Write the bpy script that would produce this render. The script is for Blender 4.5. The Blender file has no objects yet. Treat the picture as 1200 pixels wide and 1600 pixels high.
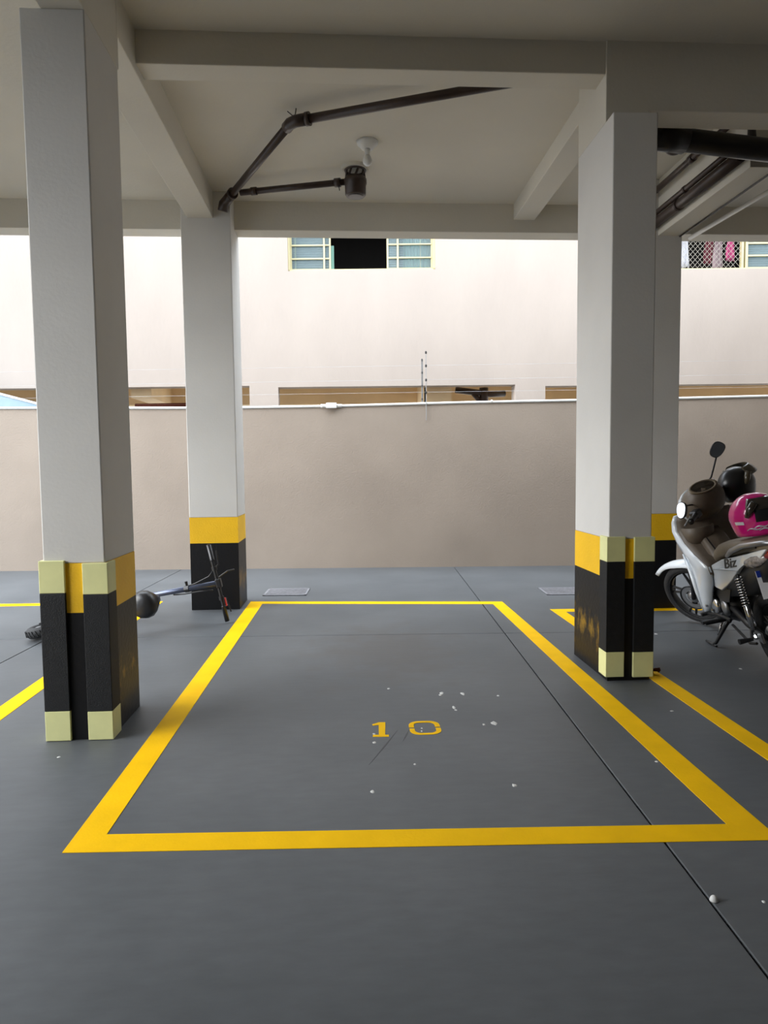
import bpy, bmesh, math, random
from mathutils import Vector, Matrix, Quaternion

random.seed(7)
SC = bpy.context.scene
COL = SC.collection
PI = math.pi
sin, cos, R = math.sin, math.cos, math.radians

# ------------------------------------------------------------------ camera
YAW, PITCH, ROLL, FPX, EYE = 0.0568, 0.0654, -0.0105, 1050.0, 1.305
cam = bpy.data.cameras.new('camera')
camo = bpy.data.objects.new('camera', cam)
COL.objects.link(camo)
_F = Vector((sin(YAW) * cos(PITCH), cos(YAW) * cos(PITCH), -sin(PITCH)))
_R = Vector((cos(YAW), -sin(YAW), 0))
_U = _R.cross(_F)
_R2 = _R * cos(ROLL) + _U * sin(ROLL)
_U2 = -_R * sin(ROLL) + _U * cos(ROLL)
_m = Matrix((_R2, _U2, -_F)).transposed().to_4x4()
_m.translation = Vector((0, 0, EYE))
camo.matrix_world = _m
cam.sensor_fit = 'VERTICAL'
cam.sensor_height = 36.0
cam.lens = 36.0 * FPX / 1600.0
cam.clip_start = 0.05
cam.clip_end = 200
SC.camera = camo

# ------------------------------------------------------------------ sky, exposure
SKY_STRENGTH = 3.4
w = bpy.data.worlds.new('overcast_sky')
SC.world = w
w.use_nodes = True
# standard overcast sky: three times brighter overhead than at the horizon, even all round
_n = w.node_tree; _bg = _n.nodes['Background']
_bg.inputs[0].default_value = (0.87, 0.95, 1.04, 1)
_g = _n.nodes.new('ShaderNodeTexCoord'); _s = _n.nodes.new('ShaderNodeSeparateXYZ')
_mx = _n.nodes.new('ShaderNodeMath'); _mx.operation = 'MAXIMUM'; _mx.inputs[1].default_value = 0.0
_ma = _n.nodes.new('ShaderNodeMath'); _ma.operation = 'MULTIPLY_ADD'
_ma.inputs[1].default_value = SKY_STRENGTH * 2 / 3; _ma.inputs[2].default_value = SKY_STRENGTH / 3
_n.links.new(_g.outputs['Generated'], _s.inputs[0]); _n.links.new(_s.outputs['Z'], _mx.inputs[0])
_n.links.new(_mx.outputs[0], _ma.inputs[0]); _n.links.new(_ma.outputs[0], _bg.inputs[1])
SC.view_settings.view_transform = 'Standard'
SC.view_settings.look = 'None'
SC.view_settings.exposure = 1.1
SC.view_settings.gamma = 1.0
SC.view_settings.use_curve_mapping = False
SC.cycles.diffuse_bounces = 6
SC.cycles.max_bounces = 10

# bright veiled sun, high on the left and a little behind the viewer
sun = bpy.data.lights.new('veiled_sun', 'SUN'); sun.energy = 2.3; sun.angle = R(52); sun.color = (1.0, 0.985, 0.965)
suno = bpy.data.objects.new('veiled_sun', sun); COL.objects.link(suno)
suno.rotation_euler = Vector((0.92, 0.25, -0.33)).to_track_quat('-Z', 'Y').to_euler()

# ------------------------------------------------------------------ materials
M = {}
def mat(name, col, rough=0.5, metal=0.0, var=0.12, scale=6.0, bump=0.0, bscale=80.0, spec=0.5, coat=0.0, detail=4.0, stretch=None):
    m = bpy.data.materials.new(name)
    m.use_nodes = True
    nt = m.node_tree
    b = nt.nodes['Principled BSDF']
    b.inputs['Roughness'].default_value = rough
    b.inputs['Metallic'].default_value = metal
    b.inputs['Specular IOR Level'].default_value = spec
    b.inputs['Coat Weight'].default_value = coat
    tc = nt.nodes.new('ShaderNodeTexCoord')
    src = tc.outputs['Object']
    if stretch:
        mp = nt.nodes.new('ShaderNodeMapping')
        mp.inputs['Scale'].default_value = stretch
        nt.links.new(src, mp.inputs['Vector'])
        src = mp.outputs['Vector']
    n = nt.nodes.new('ShaderNodeTexNoise')
    n.inputs['Scale'].default_value = scale
    n.inputs['Detail'].default_value = detail
    nt.links.new(src, n.inputs['Vector'])
    r = nt.nodes.new('ShaderNodeValToRGB')
    c = Vector(col)
    r.color_ramp.elements[0].position = 0.3
    r.color_ramp.elements[1].position = 0.7
    r.color_ramp.elements[0].color = (*(c * (1 - var)), 1)
    r.color_ramp.elements[1].color = (*[min(1, x * (1 + var)) for x in c], 1)
    nt.links.new(n.outputs['Fac'], r.inputs['Fac'])
    nt.links.new(r.outputs['Color'], b.inputs['Base Color'])
    if bump:
        n2 = nt.nodes.new('ShaderNodeTexNoise')
        n2.inputs['Scale'].default_value = bscale
        n2.inputs['Detail'].default_value = 3
        nt.links.new(src, n2.inputs['Vector'])
        bp = nt.nodes.new('ShaderNodeBump')
        bp.inputs['Strength'].default_value = bump
        bp.inputs['Distance'].default_value = 0.01
        nt.links.new(n2.outputs['Fac'], bp.inputs['Height'])
        nt.links.new(bp.outputs['Normal'], b.inputs['Normal'])
    M[name] = m
    return m

mat('plaster', (0.655, 0.64, 0.61), 0.75, var=0.05, scale=1.6, bump=0.08, bscale=60, spec=0.3)
mat('ceiling_paint', (0.66, 0.625, 0.545), 0.8, var=0.06, scale=0.8, bump=0.15, bscale=40, spec=0.2)
mat('band_yellow', (0.86, 0.50, 0.004), 0.5, var=0.06, scale=4, bump=0.2, bscale=70)
mat('line_yellow', (0.93, 0.53, 0.0), 0.7, spec=0.1, var=0.06, scale=5, bump=0.1, bscale=90)
mat('guard_yellow', (0.74, 0.74, 0.36), 0.45, var=0.05, scale=9)
mat('guard_rubber', (0.010, 0.011, 0.0125), 0.6, spec=0.3, var=0.15, scale=30, bump=0.3, bscale=220)
mat('wall_beige', (0.315, 0.262, 0.215), 0.8, var=0.07, scale=1.2, bump=0.3, bscale=50, spec=0.2)
mat('wall_inner', (0.42, 0.39, 0.36), 0.8, var=0.1)
mat('facade_cream', (0.372, 0.322, 0.284), 0.85, var=0.05, scale=1.3, stretch=(1, 1, 0.45), bump=0.25, bscale=25, spec=0.15)
mat('opening_tan', (0.80, 0.63, 0.40), 0.8, var=0.08, scale=2)
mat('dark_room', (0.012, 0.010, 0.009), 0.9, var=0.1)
mat('white_plastic', (0.72, 0.72, 0.70), 0.4, var=0.04)
mat('pipe_brown', (0.040, 0.023, 0.017), 0.38, var=0.25, scale=10, bump=0.1)
mat('pipe_dark', (0.014, 0.010, 0.009), 0.35, var=0.2, scale=10)
mat('grey_metal', (0.36, 0.36, 0.36), 0.4, 0.6, var=0.1)
mat('grate_metal', (0.24, 0.24, 0.26), 0.55, 0.3, var=0.2, scale=30)
mat('pit_dark', (0.03, 0.03, 0.03), 0.9)
mat('frame_cream', (0.50, 0.44, 0.25), 0.5, var=0.06)
mat('blind_blue', (0.15, 0.18, 0.20), 0.6, var=0.05)
mat('curtain_green', (0.17, 0.33, 0.27), 0.8, var=0.2, scale=4, stretch=(8, 1, 0.3))
mat('cloth_white', (0.50, 0.50, 0.54), 0.9, var=0.08)
mat('cloth_red', (0.12, 0.018, 0.03), 0.9, var=0.15)
mat('cloth_pink', (0.42, 0.05, 0.16), 0.9, var=0.2, scale=20)
mat('cloth_mauve', (0.30, 0.22, 0.23), 0.9, var=0.15)
mat('cloth_blue', (0.04, 0.06, 0.32), 0.9, var=0.15)
mat('net_white', (0.34, 0.32, 0.27), 0.7, var=0.02)
mat('sheet_blue', (0.26, 0.36, 0.44), 0.3, var=0.06)
mat('chip_white', (0.62, 0.62, 0.60), 0.6, var=0.1, scale=40)
mat('leaf_brown', (0.11, 0.025, 0.012), 0.8, var=0.3, scale=40)
mat('scuff', (0.045, 0.047, 0.05), 0.6)
mat('moto_white', (0.66, 0.71, 0.76), 0.22, var=0.02, coat=0.5)
mat('moto_brown', (0.115, 0.090, 0.066), 0.5, var=0.08, scale=20, bump=0.05, bscale=300)
mat('seat_brown', (0.18, 0.145, 0.098), 0.55, var=0.08, scale=14, bump=0.1, bscale=250)
mat('moto_black', (0.012, 0.012, 0.013), 0.42, var=0.15)
mat('tyre', (0.014, 0.014, 0.015), 0.75, var=0.2, scale=40, bump=0.4, bscale=90)
mat('chrome', (0.72, 0.72, 0.73), 0.16, 1.0, var=0.03)
mat('alloy', (0.42, 0.42, 0.43), 0.35, 0.9, var=0.06)
mat('mirror', (0.85, 0.86, 0.88), 0.03, 1.0, var=0.0)
mat('lamp_red', (0.26, 0.006, 0.014), 0.15, var=0.05, coat=0.6)
mat('lamp_clear', (0.27, 0.24, 0.22), 0.12, var=0.6, scale=40, coat=0.6)
mat('plate_white', (0.68, 0.68, 0.70), 0.4, var=0.02)
mat('plate_blue', (0.01, 0.03, 0.25), 0.4, var=0.02)
mat('helmet_pink', (0.62, 0.012, 0.20), 0.16, var=0.05, coat=0.8)
mat('helmet_black', (0.010, 0.010, 0.011), 0.3, var=0.1)
mat('visor_smoke', (0.028, 0.022, 0.017), 0.12, var=0.05, coat=0.4)
mat('visor_olive', (0.085, 0.070, 0.045), 0.25, var=0.05)
mat('decal_silver', (0.55, 0.52, 0.58), 0.3, 0.3, var=0.1)
mat('scooter_black', (0.014, 0.014, 0.016), 0.38, var=0.1)
mat('scooter_blue', (0.10, 0.115, 0.17), 0.25, 0.5, var=0.05)
mat('reflector_red', (0.4, 0.03, 0.02), 0.3)
mat('earth', (0.30, 0.27, 0.23), 0.9, var=0.15, scale=2)

# glass pane
g = bpy.data.materials.new('window_glass'); g.use_nodes = True
_b = g.node_tree.nodes['Principled BSDF']
_b.inputs['Base Color'].default_value = (0.55, 0.66, 0.68, 1)
_b.inputs['Roughness'].default_value = 0.05
_b.inputs['Transmission Weight'].default_value = 0.85
_b.inputs['IOR'].default_value = 1.1
M['glass'] = g

# painted floor: grey epoxy with worn blotches and one brownish stained patch in the middle of the bay
def floor_material():
    m = bpy.data.materials.new('floor_paint'); m.use_nodes = True
    nt = m.node_tree; L = nt.links.new
    b = nt.nodes['Principled BSDF']
    geo = nt.nodes.new('ShaderNodeNewGeometry')
    n1 = nt.nodes.new('ShaderNodeTexNoise'); n1.inputs['Scale'].default_value = 1.4; n1.inputs['Detail'].default_value = 6
    n2 = nt.nodes.new('ShaderNodeTexNoise'); n2.inputs['Scale'].default_value = 9; n2.inputs['Detail'].default_value = 6
    mp = nt.nodes.new('ShaderNodeMapping'); mp.inputs['Scale'].default_value = (1, 2.6, 1)
    L(geo.outputs['Position'], n1.inputs['Vector']); L(geo.outputs['Position'], mp.inputs['Vector']); L(mp.outputs['Vector'], n2.inputs['Vector'])
    r1 = nt.nodes.new('ShaderNodeValToRGB')
    r1.color_ramp.elements[0].position = 0.32; r1.color_ramp.elements[1].position = 0.7
    r1.color_ramp.elements[0].color = (0.085, 0.092, 0.099, 1); r1.color_ramp.elements[1].color = (0.110, 0.117, 0.124, 1)
    L(n1.outputs['Fac'], r1.inputs['Fac'])
    r2 = nt.nodes.new('ShaderNodeValToRGB')
    r2.color_ramp.elements[0].position = 0.3; r2.color_ramp.elements[1].position = 0.75
    r2.color_ramp.elements[0].color = (0.90, 0.90, 0.90, 1); r2.color_ramp.elements[1].color = (1.1, 1.1, 1.1, 1)
    L(n2.outputs['Fac'], r2.inputs['Fac'])
    mx = nt.nodes.new('ShaderNodeMixRGB'); mx.blend_type = 'MULTIPLY'; mx.inputs[0].default_value = 1
    L(r1.outputs['Color'], mx.inputs[1]); L(r2.outputs['Color'], mx.inputs[2])
    # stain
    vm = nt.nodes.new('ShaderNodeVectorMath'); vm.operation = 'SUBTRACT'; vm.inputs[1].default_value = (0.30, 4.75, 0)
    L(geo.outputs['Position'], vm.inputs[0])
    ms = nt.nodes.new('ShaderNodeVectorMath'); ms.operation = 'MULTIPLY'; ms.inputs[1].default_value = (1.1, 0.75, 0)
    L(vm.outputs[0], ms.inputs[0])
    ln = nt.nodes.new('ShaderNodeVectorMath'); ln.operation = 'LENGTH'; L(ms.outputs[0], ln.inputs[0])
    n3 = nt.nodes.new('ShaderNodeTexNoise'); n3.inputs['Scale'].default_value = 5; n3.inputs['Detail'].default_value = 5
    L(geo.outputs['Position'], n3.inputs['Vector'])
    ad = nt.nodes.new('ShaderNodeMath'); ad.operation = 'MULTIPLY_ADD'; ad.inputs[1].default_value = 1.6; ad.inputs[2].default_value = -0.5
    L(n3.outputs['Fac'], ad.inputs[0])
    su = nt.nodes.new('ShaderNodeMath'); su.operation = 'ADD'; L(ln.outputs['Value'], su.inputs[0]); L(ad.outputs[0], su.inputs[1])
    r3 = nt.nodes.new('ShaderNodeValToRGB')
    r3.color_ramp.elements[0].position = 0.5; r3.color_ramp.elements[0].color = (0.45, 0.45, 0.45, 1)
    r3.color_ramp.elements[1].position = 1.0; r3.color_ramp.elements[1].color = (0, 0, 0, 1)
    L(su.outputs[0], r3.inputs['Fac'])
    mx2 = nt.nodes.new('ShaderNodeMixRGB'); mx2.inputs[2].default_value = (0.082, 0.073, 0.066, 1)
    L(r3.outputs['Color'], mx2.inputs[0]); L(mx.outputs['Color'], mx2.inputs[1])
    L(mx2.outputs['Color'], b.inputs['Base Color'])
    rr = nt.nodes.new('ShaderNodeMapRange'); rr.inputs[3].default_value = 0.42; rr.inputs[4].default_value = 0.54; b.inputs['Specular IOR Level'].default_value = 0.28
    L(n2.outputs['Fac'], rr.inputs[0]); L(rr.outputs[0], b.inputs['Roughness'])
    bp = nt.nodes.new('ShaderNodeBump'); bp.inputs['Strength'].default_value = 0.08; bp.inputs['Distance'].default_value = 0.01
    L(n2.outputs['Fac'], bp.inputs['Height']); L(bp.outputs['Normal'], b.inputs['Normal'])
    M['floor'] = m
floor_material()

# black column base with yellow rubbed paint scuffs
def base_material():
    m = bpy.data.materials.new('base_black'); m.use_nodes = True
    nt = m.node_tree; L = nt.links.new
    b = nt.nodes['Principled BSDF']; b.inputs['Roughness'].default_value = 0.42
    tc = nt.nodes.new('ShaderNodeTexCoord')
    mp = nt.nodes.new('ShaderNodeMapping'); mp.inputs['Scale'].default_value = (9, 9, 5)
    n = nt.nodes.new('ShaderNodeTexNoise'); n.inputs['Scale'].default_value = 1.0; n.inputs['Detail'].default_value = 8; n.inputs['Roughness'].default_value = 0.75
    L(tc.outputs['Object'], mp.inputs['Vector']); L(mp.outputs['Vector'], n.inputs['Vector'])
    sp = nt.nodes.new('ShaderNodeSeparateXYZ'); L(tc.outputs['Object'], sp.inputs[0])
    # wear sits around bumper height
    d = nt.nodes.new('ShaderNodeMath'); d.operation = 'SUBTRACT'; d.inputs[1].default_value = 0.27; L(sp.outputs['Z'], d.inputs[0])
    a = nt.nodes.new('ShaderNodeMath'); a.operation = 'ABSOLUTE'; L(d.outputs[0], a.inputs[0])
    k = nt.nodes.new('ShaderNodeMath'); k.operation = 'MULTIPLY_ADD'; k.inputs[1].default_value = -1.1; L(a.outputs[0], k.inputs[0]); L(n.outputs['Fac'], k.inputs[2])
    # only on the faces that look across the bay (normal along x)
    ge = nt.nodes.new('ShaderNodeNewGeometry'); sn = nt.nodes.new('ShaderNodeSeparateXYZ'); L(ge.outputs['Normal'], sn.inputs[0])
    ax = nt.nodes.new('ShaderNodeMath'); ax.operation = 'ABSOLUTE'; L(sn.outputs['X'], ax.inputs[0])
    r = nt.nodes.new('ShaderNodeValToRGB')
    r.color_ramp.elements[0].position = 0.41; r.color_ramp.elements[0].color = (0, 0, 0, 1)
    r.color_ramp.elements[1].position = 0.56; r.color_ramp.elements[1].color = (0.8, 0.8, 0.8, 1)
    L(k.outputs[0], r.inputs['Fac'])
    mu = nt.nodes.new('ShaderNodeMath'); mu.operation = 'MULTIPLY'; L(r.outputs['Color'], mu.inputs[0]); L(ax.outputs[0], mu.inputs[1])
    mx = nt.nodes.new('ShaderNodeMixRGB'); b.inputs['Specular IOR Level'].default_value = 0.3; mx.inputs[1].default_value = (0.006, 0.006, 0.007, 1); mx.inputs[2].default_value = (0.30, 0.17, 0.015, 1)
    L(mu.outputs[0], mx.inputs[0]); L(mx.outputs['Color'], b.inputs['Base Color'])
    bp = nt.nodes.new('ShaderNodeBump'); bp.inputs['Strength'].default_value = 0.15; bp.inputs['Distance'].default_value = 0.01
    n2 = nt.nodes.new('ShaderNodeTexNoise'); n2.inputs['Scale'].default_value = 40
    L(tc.outputs['Object'], n2.inputs['Vector']); L(n2.outputs['Fac'], bp.inputs['Height']); L(bp.outputs['Normal'], b.inputs['Normal'])
    M['base_black'] = m
base_material()

# ------------------------------------------------------------------ mesh helpers
def obj(name, bm, material, parent=None, world=False, smooth=False, bevel=0.0, sub=0):
    me = bpy.data.meshes.new(name)
    bmesh.ops.recalc_face_normals(bm, faces=bm.faces[:])
    bm.to_mesh(me); bm.free()
    if material: me.materials.append(M[material])
    if smooth:
        for p in me.polygons: p.use_smooth = True
    o = bpy.data.objects.new(name, me)
    COL.objects.link(o)
    if parent is not None:
        o.parent = parent
        if world:
            me.transform(WORLD[parent.name].inverted())
    if bevel:
        md = o.modifiers.new('bevel', 'BEVEL'); md.width = bevel; md.segments = 2; md.limit_method = 'ANGLE'; md.angle_limit = R(40)
    if sub:
        md = o.modifiers.new('sub', 'SUBSURF'); md.levels = sub; md.render_levels = sub
    return o

WORLD = {}
def thing(name, label=None, cat=None, mw=None, group=None, kind=None):
    o = bpy.data.objects.new(name, None)
    o.empty_display_size = 0.1
    COL.objects.link(o)
    mw = mw or Matrix()
    o.matrix_world = mw
    WORLD[o.name] = mw.copy()
    tag(o, label, cat, group, kind)
    return o
def at(x, y, z=0): return Matrix.Translation((x, y, z))
def tag(o, label=None, cat=None, group=None, kind=None):
    if label: o['label'] = label
    if cat: o['category'] = cat
    if group: o['group'] = group
    if kind: o['kind'] = kind
    return o
def structure(name, bm, material, label, **k):
    return tag(obj(name, bm, material, **k), label, None, None, 'structure')

def B(): return bmesh.new()
def box(bm, x0, x1, y0, y1, z0, z1):
    v = [bm.verts.new((x, y, z)) for z in (z0, z1) for y in (y0, y1) for x in (x0, x1)]
    for f in ((0, 2, 3, 1), (4, 5, 7, 6), (0, 1, 5, 4), (2, 6, 7, 3), (0, 4, 6, 2), (1, 3, 7, 5)):
        bm.faces.new([v[i] for i in f])
    return bm
def prism(bm, pts, d):
    """pts: list of 3D points (a planar polygon), extruded by the vector d"""
    a = [bm.verts.new(p) for p in pts]; d = Vector(d)
    b = [bm.verts.new(Vector(p) + d) for p in pts]
    n = len(pts)
    bm.faces.new(a); bm.faces.new(b[::-1])
    for i in range(n): bm.faces.new((a[i], b[i], b[(i + 1) % n], a[(i + 1) % n]))
    return bm
def loft(bm, rings, caps=True, closed=True):
    vs = [[bm.verts.new(p) for p in r] for r in rings]
    n = len(vs[0])
    for a, b in zip(vs, vs[1:]):
        for i in range(n if closed else n - 1):
            j = (i + 1) % n
            bm.faces.new((a[i], a[j], b[j], b[i]))
    if caps and closed:
        bm.faces.new(vs[0][::-1]); bm.faces.new(vs[-1])
    return bm
def tube(bm, pts, r, n=12, caps=True):
    pts = [Vector(p) for p in pts]
    rs = r if isinstance(r, (list, tuple)) else [r] * len(pts)
    rings = []
    t0 = (pts[1] - pts[0]).normalized()
    up = Vector((0, 0, 1)) if abs(t0.z) < 0.9 else Vector((1, 0, 0))
    u = t0.cross(up).normalized()
    for i, p in enumerate(pts):
        if i == 0: t = pts[1] - pts[0]
        elif i == len(pts) - 1: t = pts[-1] - pts[-2]
        else: t = (pts[i + 1] - p).normalized() + (p - pts[i - 1]).normalized()
        t.normalize()
        u = (u - t * u.dot(t)).normalized()
        v = t.cross(u)
        rings.append([p + (u * cos(2 * PI * k / n) + v * sin(2 * PI * k / n)) * rs[i] for k in range(n)])
    return loft(bm, rings, caps)
def lathe(bm, prof, mtx=None, n=24, caps=True):
    """prof: (radius, height) pairs about z, placed by mtx"""
    mtx = mtx or Matrix()
    rings = [[mtx @ Vector((max(r, 1e-4) * cos(2 * PI * k / n), max(r, 1e-4) * sin(2 * PI * k / n), h)) for k in range(n)] for r, h in prof]
    return loft(bm, rings, caps)
def torus(bm, Rr, r, mtx=None, n=36, m=10, a0=0, a1=2 * PI, squash=1.0):
    mtx = mtx or Matrix()
    full = abs(a1 - a0 - 2 * PI) < 1e-6
    rings = []
    cnt = n if full else n + 1
    for i in range(cnt):
        a = a0 + (a1 - a0) * i / n
        rings.append([mtx @ Vector(((Rr + r * cos(b)) * cos(a), (Rr + r * cos(b)) * sin(a), r * squash * sin(b))) for b in [2 * PI * k / m for k in range(m)]])
    if full: rings.append(rings[0])
    vs = [[bm.verts.new(p) for p in q] for q in (rings[:-1] if full else rings)]
    if full: vs.append(vs[0])
    for a, b in zip(vs, vs[1:]):
        for i in range(m):
            bm.faces.new((a[i], a[(i + 1) % m], b[(i + 1) % m], b[i]))
    if not full:
        bm.faces.new(vs[0]); bm.faces.new(vs[-1][::-1])
    return bm
def ellipsoid(bm, c, r, n=20, m=12, t0=0.0, t1=PI, mtx=None):
    mtx = mtx or Matrix()
    rings = []
    for i in range(m + 1):
        t = t0 + (t1 - t0) * i / m
        t = min(max(t, 0.02), PI - 0.02)
        rings.append([mtx @ Vector((c[0] + r[0] * sin(t) * cos(2 * PI * k / n), c[1] + r[1] * sin(t) * sin(2 * PI * k / n), c[2] + r[2] * cos(t))) for k in range(n)])
    return loft(bm, rings)
def align(p, d):
    """matrix that takes +z to the direction d at the point p"""
    q = Vector(d).normalized().to_track_quat('Z', 'Y')
    return Matrix.Translation(p) @ q.to_matrix().to_4x4()
def link_copy(src, name, parent):
    o = src.copy(); COL.objects.link(o); o.parent = parent
    return o
def text_mesh(body, size, mtx, depth=0.001):
    cu = bpy.data.curves.new('lettering', 'FONT'); cu.body = body; cu.size = size; cu.extrude = depth; cu.shear = 0.25; cu.offset = 0.0015
    cu.align_x = 'CENTER'; cu.align_y = 'CENTER'; cu.resolution_u = 3
    o = bpy.data.objects.new('lettering', cu); COL.objects.link(o)
    bpy.context.view_layer.update()
    me = bpy.data.meshes.new_from_object(o.evaluated_get(bpy.context.evaluated_depsgraph_get()))
    bpy.data.objects.remove(o); bpy.data.curves.remove(cu)
    bm = B(); bm.from_mesh(me); bpy.data.meshes.remove(me)
    bm.transform(mtx)
    return bm

K = 0.9
# ------------------------------------------------------------------ floor: base and cast slabs with open joints
TH = R(-2.8)
J0 = Vector((1.233, 5.148, 0)); UX = Vector((cos(TH), sin(TH), 0)); UY = Vector((-sin(TH), cos(TH), 0))
fl = structure('floor', box(B(), -14, 12, -9, 8.75, -0.30, -0.03), 'pit_dark', 'grey painted concrete floor of the open garage')
us = [-14, -7.16, -3.58, 0, 3.58, 7.16, 11]; vs_ = [-14.5, -8.6, 0, 4.2]
GAP = 0.004
for i in range(len(us) - 1):
    for j in range(len(vs_) - 1):
        pts = []
        for (a, b) in ((us[i] + GAP, vs_[j] + GAP), (us[i + 1] - GAP, vs_[j] + GAP), (us[i + 1] - GAP, vs_[j + 1] - GAP), (us[i] + GAP, vs_[j + 1] - GAP)):
            p = J0 + UX * a + UY * b
            pts.append((p.x, p.y, -0.05))
        obj('floor_slab', prism(B(), pts, (0, 0, 0.05)), 'floor', fl, bevel=0.003)
ground = structure('ground', box(B(), -16, 16, 8.4, 26, -0.4, -0.05), 'earth', 'bare ground of the neighbouring plot behind the wall')

# ------------------------------------------------------------------ columns
ZC = 3.80
def column(x0, x1, y0, y1, ztop, label):
    t = thing('concrete_column', label, 'column', at((x0 + x1) / 2, (y0 + y1) / 2), 'garage columns')
    obj('shaft', box(B(), x0, x1, y0, y1, 0.865, ztop), 'plaster', t, True, bevel=0.006)
    obj('yellow_band', box(B(), x0, x1, y0, y1, 0.625, 0.865), 'band_yellow', t, True)
    obj('black_base', box(B(), x0, x1, y0, y1, 0.0, 0.625), 'base_black', t, True)
    return t
def guard(t, cx, cy, sx, z0, wf, ws, zs):
    """rubber angle on a front corner: front leg wf towards sx, side leg ws backwards"""
    th = 0.016
    def ell(za, zb):
        x = lambda d: cx + sx * d
        return prism(B(), [(x(-th), cy - th, za), (x(wf), cy - th, za), (x(wf), cy, za), (x(0), cy, za), (x(0), cy + ws, za), (x(-th), cy + ws, za)], (0, 0, zb - za))
    g_ = obj('corner_guard', ell(zs[0] + 0.0005, zs[1] - 0.0005), 'guard_rubber', t, True, bevel=0.003)
    for za, zb in ((z0, zs[0]), (zs[1], zs[2])):
        o = obj('yellow_tip', ell(za, zb), 'guard_yellow', t, True, bevel=0.003)
        o.parent = g_
C1 = (-1.448, -1.158, 3.275, 3.729); C2 = (-1.446, -1.002, 6.287, 6.748); C3 = (1.570, 1.833, 3.924, 4.514); C4 = (2.62, 2.994, 5.910, 6.45)
c1 = column(*C1, 3.405, 'pale grey column with ribbed corner guards, nearest, left of the painted bay')
c2 = column(*C2, ZC, 'pale grey column behind the fallen scooter, without corner guards')
c3 = column(*C3, 3.337, 'pale grey column with corner guards, between the bay and the motorcycle')
c4 = column(*C4, ZC, 'shaded far column behind the motorcycle, partly hidden by the guarded column')
guard(c1, C1[0], C1[2], 1, 0.002, 0.104, 0.10, (0.148, 0.724, 0.880))
guard(c1, C1[1], C1[2], -1, 0.002, 0.104, 0.10, (0.142, 0.716, 0.866))
guard(c3, C3[0], C3[2], 1, 0.027, 0.098, 0.10, (0.180, 0.730, 0.880))
guard(c3, C3[1], C3[2], -1, 0.022, 0.110, 0.10, (0.176, 0.728, 0.876))

# ------------------------------------------------------------------ ceiling and beams
bm = B(); prism(bm, [(-3.9, -6.2, ZC), (9.0, -6.2, ZC), (9.0, 6.72, ZC), (-3.9, 6.72, ZC)], (0, 0, 0.25))
structure('ceiling', bm, 'ceiling_paint', 'beige painted concrete ceiling slab over the garage')
def beam(label, x0, x1, y0, y1, z0, z1=None):
    return structure('ceiling_beam', box(B(), x0, x1, y0, y1, z0, z1 or ZC + 0.01), 'ceiling_paint', label, bevel=0.005)
beam('beam running from the nearest column towards the viewer', -1.355, C1[1], -6.0, 3.75, 3.405)
beam('beam linking the two left columns', -1.386, C1[1] + 0.002, C1[3], 6.30, 3.567)
beam('shallow beam crossing above the front of the bay', C1[1], C3[0] + 0.01, 4.05, 4.215, 3.614)
beam('short deep beam stub above the guarded right column', C3[0], C3[1], 4.04, C3[3], 3.336)
beam('deep beam running right from the guarded column', C3[1] - 0.01, 9.0, 4.04, 4.24, 3.405)
beam('beam behind the right column reaching the edge beam', 1.638, 1.842, 4.50, 6.52, 3.655)
beam('edge beam along the rear of the garage', -3.9, 9.0, 6.50, 6.705, 3.537)
beam('beam above the motorcycle ending at the far column', 2.777, 2.962, 4.56, 5.93, 3.32)

beam('added unseen left edge beam shading the top of the nearest column', -3.9, -3.7, -6.2, 6.52, 3.3)  # unseen beam added to keep sky and sun off the column top
# enclosing sides out of view
structure('wall_front', box(B(), -8.0, 9.2, -6.5, -6.2, 0, 3.9), 'wall_inner', 'plain wall closing the garage behind the viewer')
structure('wall_right', box(B(), 6.6, 6.9, -6.4, 8.3, 0, 3.9), 'wall_inner', 'plain wall closing the garage on the right')

structure('wall_left_added', box(B(), -4.1, -3.9, -6.4, 0.4, 0, 3.9), 'wall_inner', 'added unseen wall on the left darkening the floor near the viewer')  # added out of view to keep side light off the near floor
structure('shade_slab', box(B(), 5.3, 9.0, 6.72, 8.45, 4.36, 4.5), 'ceiling_paint', 'added unseen slab shading the right end of the rear wall')  # unseen slab added to block sky light over the right rear
# ------------------------------------------------------------------ rear boundary wall
WY = lambda x: 8.784 - 0.0626 * x
top = [(-13.2, 2.15), (-4.463, 2.121), (-2.055, 2.095), (-1.309, 2.093), (-0.15, 2.099), (1.503, 2.126), (2.987, 2.139), (4.32, 2.15), (5.454, 2.166), (9.0, 2.20)]
bm = B(); rings = []
for x, z in top:
    y = WY(x)
    rings.append([(x, y, -0.05), (x, y + 0.15, -0.05), (x, y + 0.15, z), (x, y, z)])
loft(bm, rings)
wall = structure('wall_back', bm, 'wall_beige', 'beige plastered boundary wall at the rear of the garage')
bm = B()
tube(bm, [(x, WY(x) - 0.002, z + 0.012) for x, z in top], 0.017, 10)
cd = thing('wall_conduit', 'white conduit with a junction box along the top of the rear wall', 'conduit', at(-0.17, WY(-0.17), 2.1))
obj('conduit_pipe', bm, 'white_plastic', cd, True, smooth=True)
bm = B(); box(bm, -0.235, -0.10, WY(-0.17) - 0.06, WY(-0.17) + 0.01, 2.080, 2.150)
obj('junction_box', bm, 'white_plastic', cd, True, bevel=0.008)
for x in (-0.27, -0.065):
    bm = B(); tube(bm, [(x - 0.035, WY(x) - 0.004, 2.113), (x + 0.035, WY(x) - 0.004, 2.113)], 0.024, 10)
    obj('conduit_sleeve', bm, 'white_plastic', cd, True, smooth=True)
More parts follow.
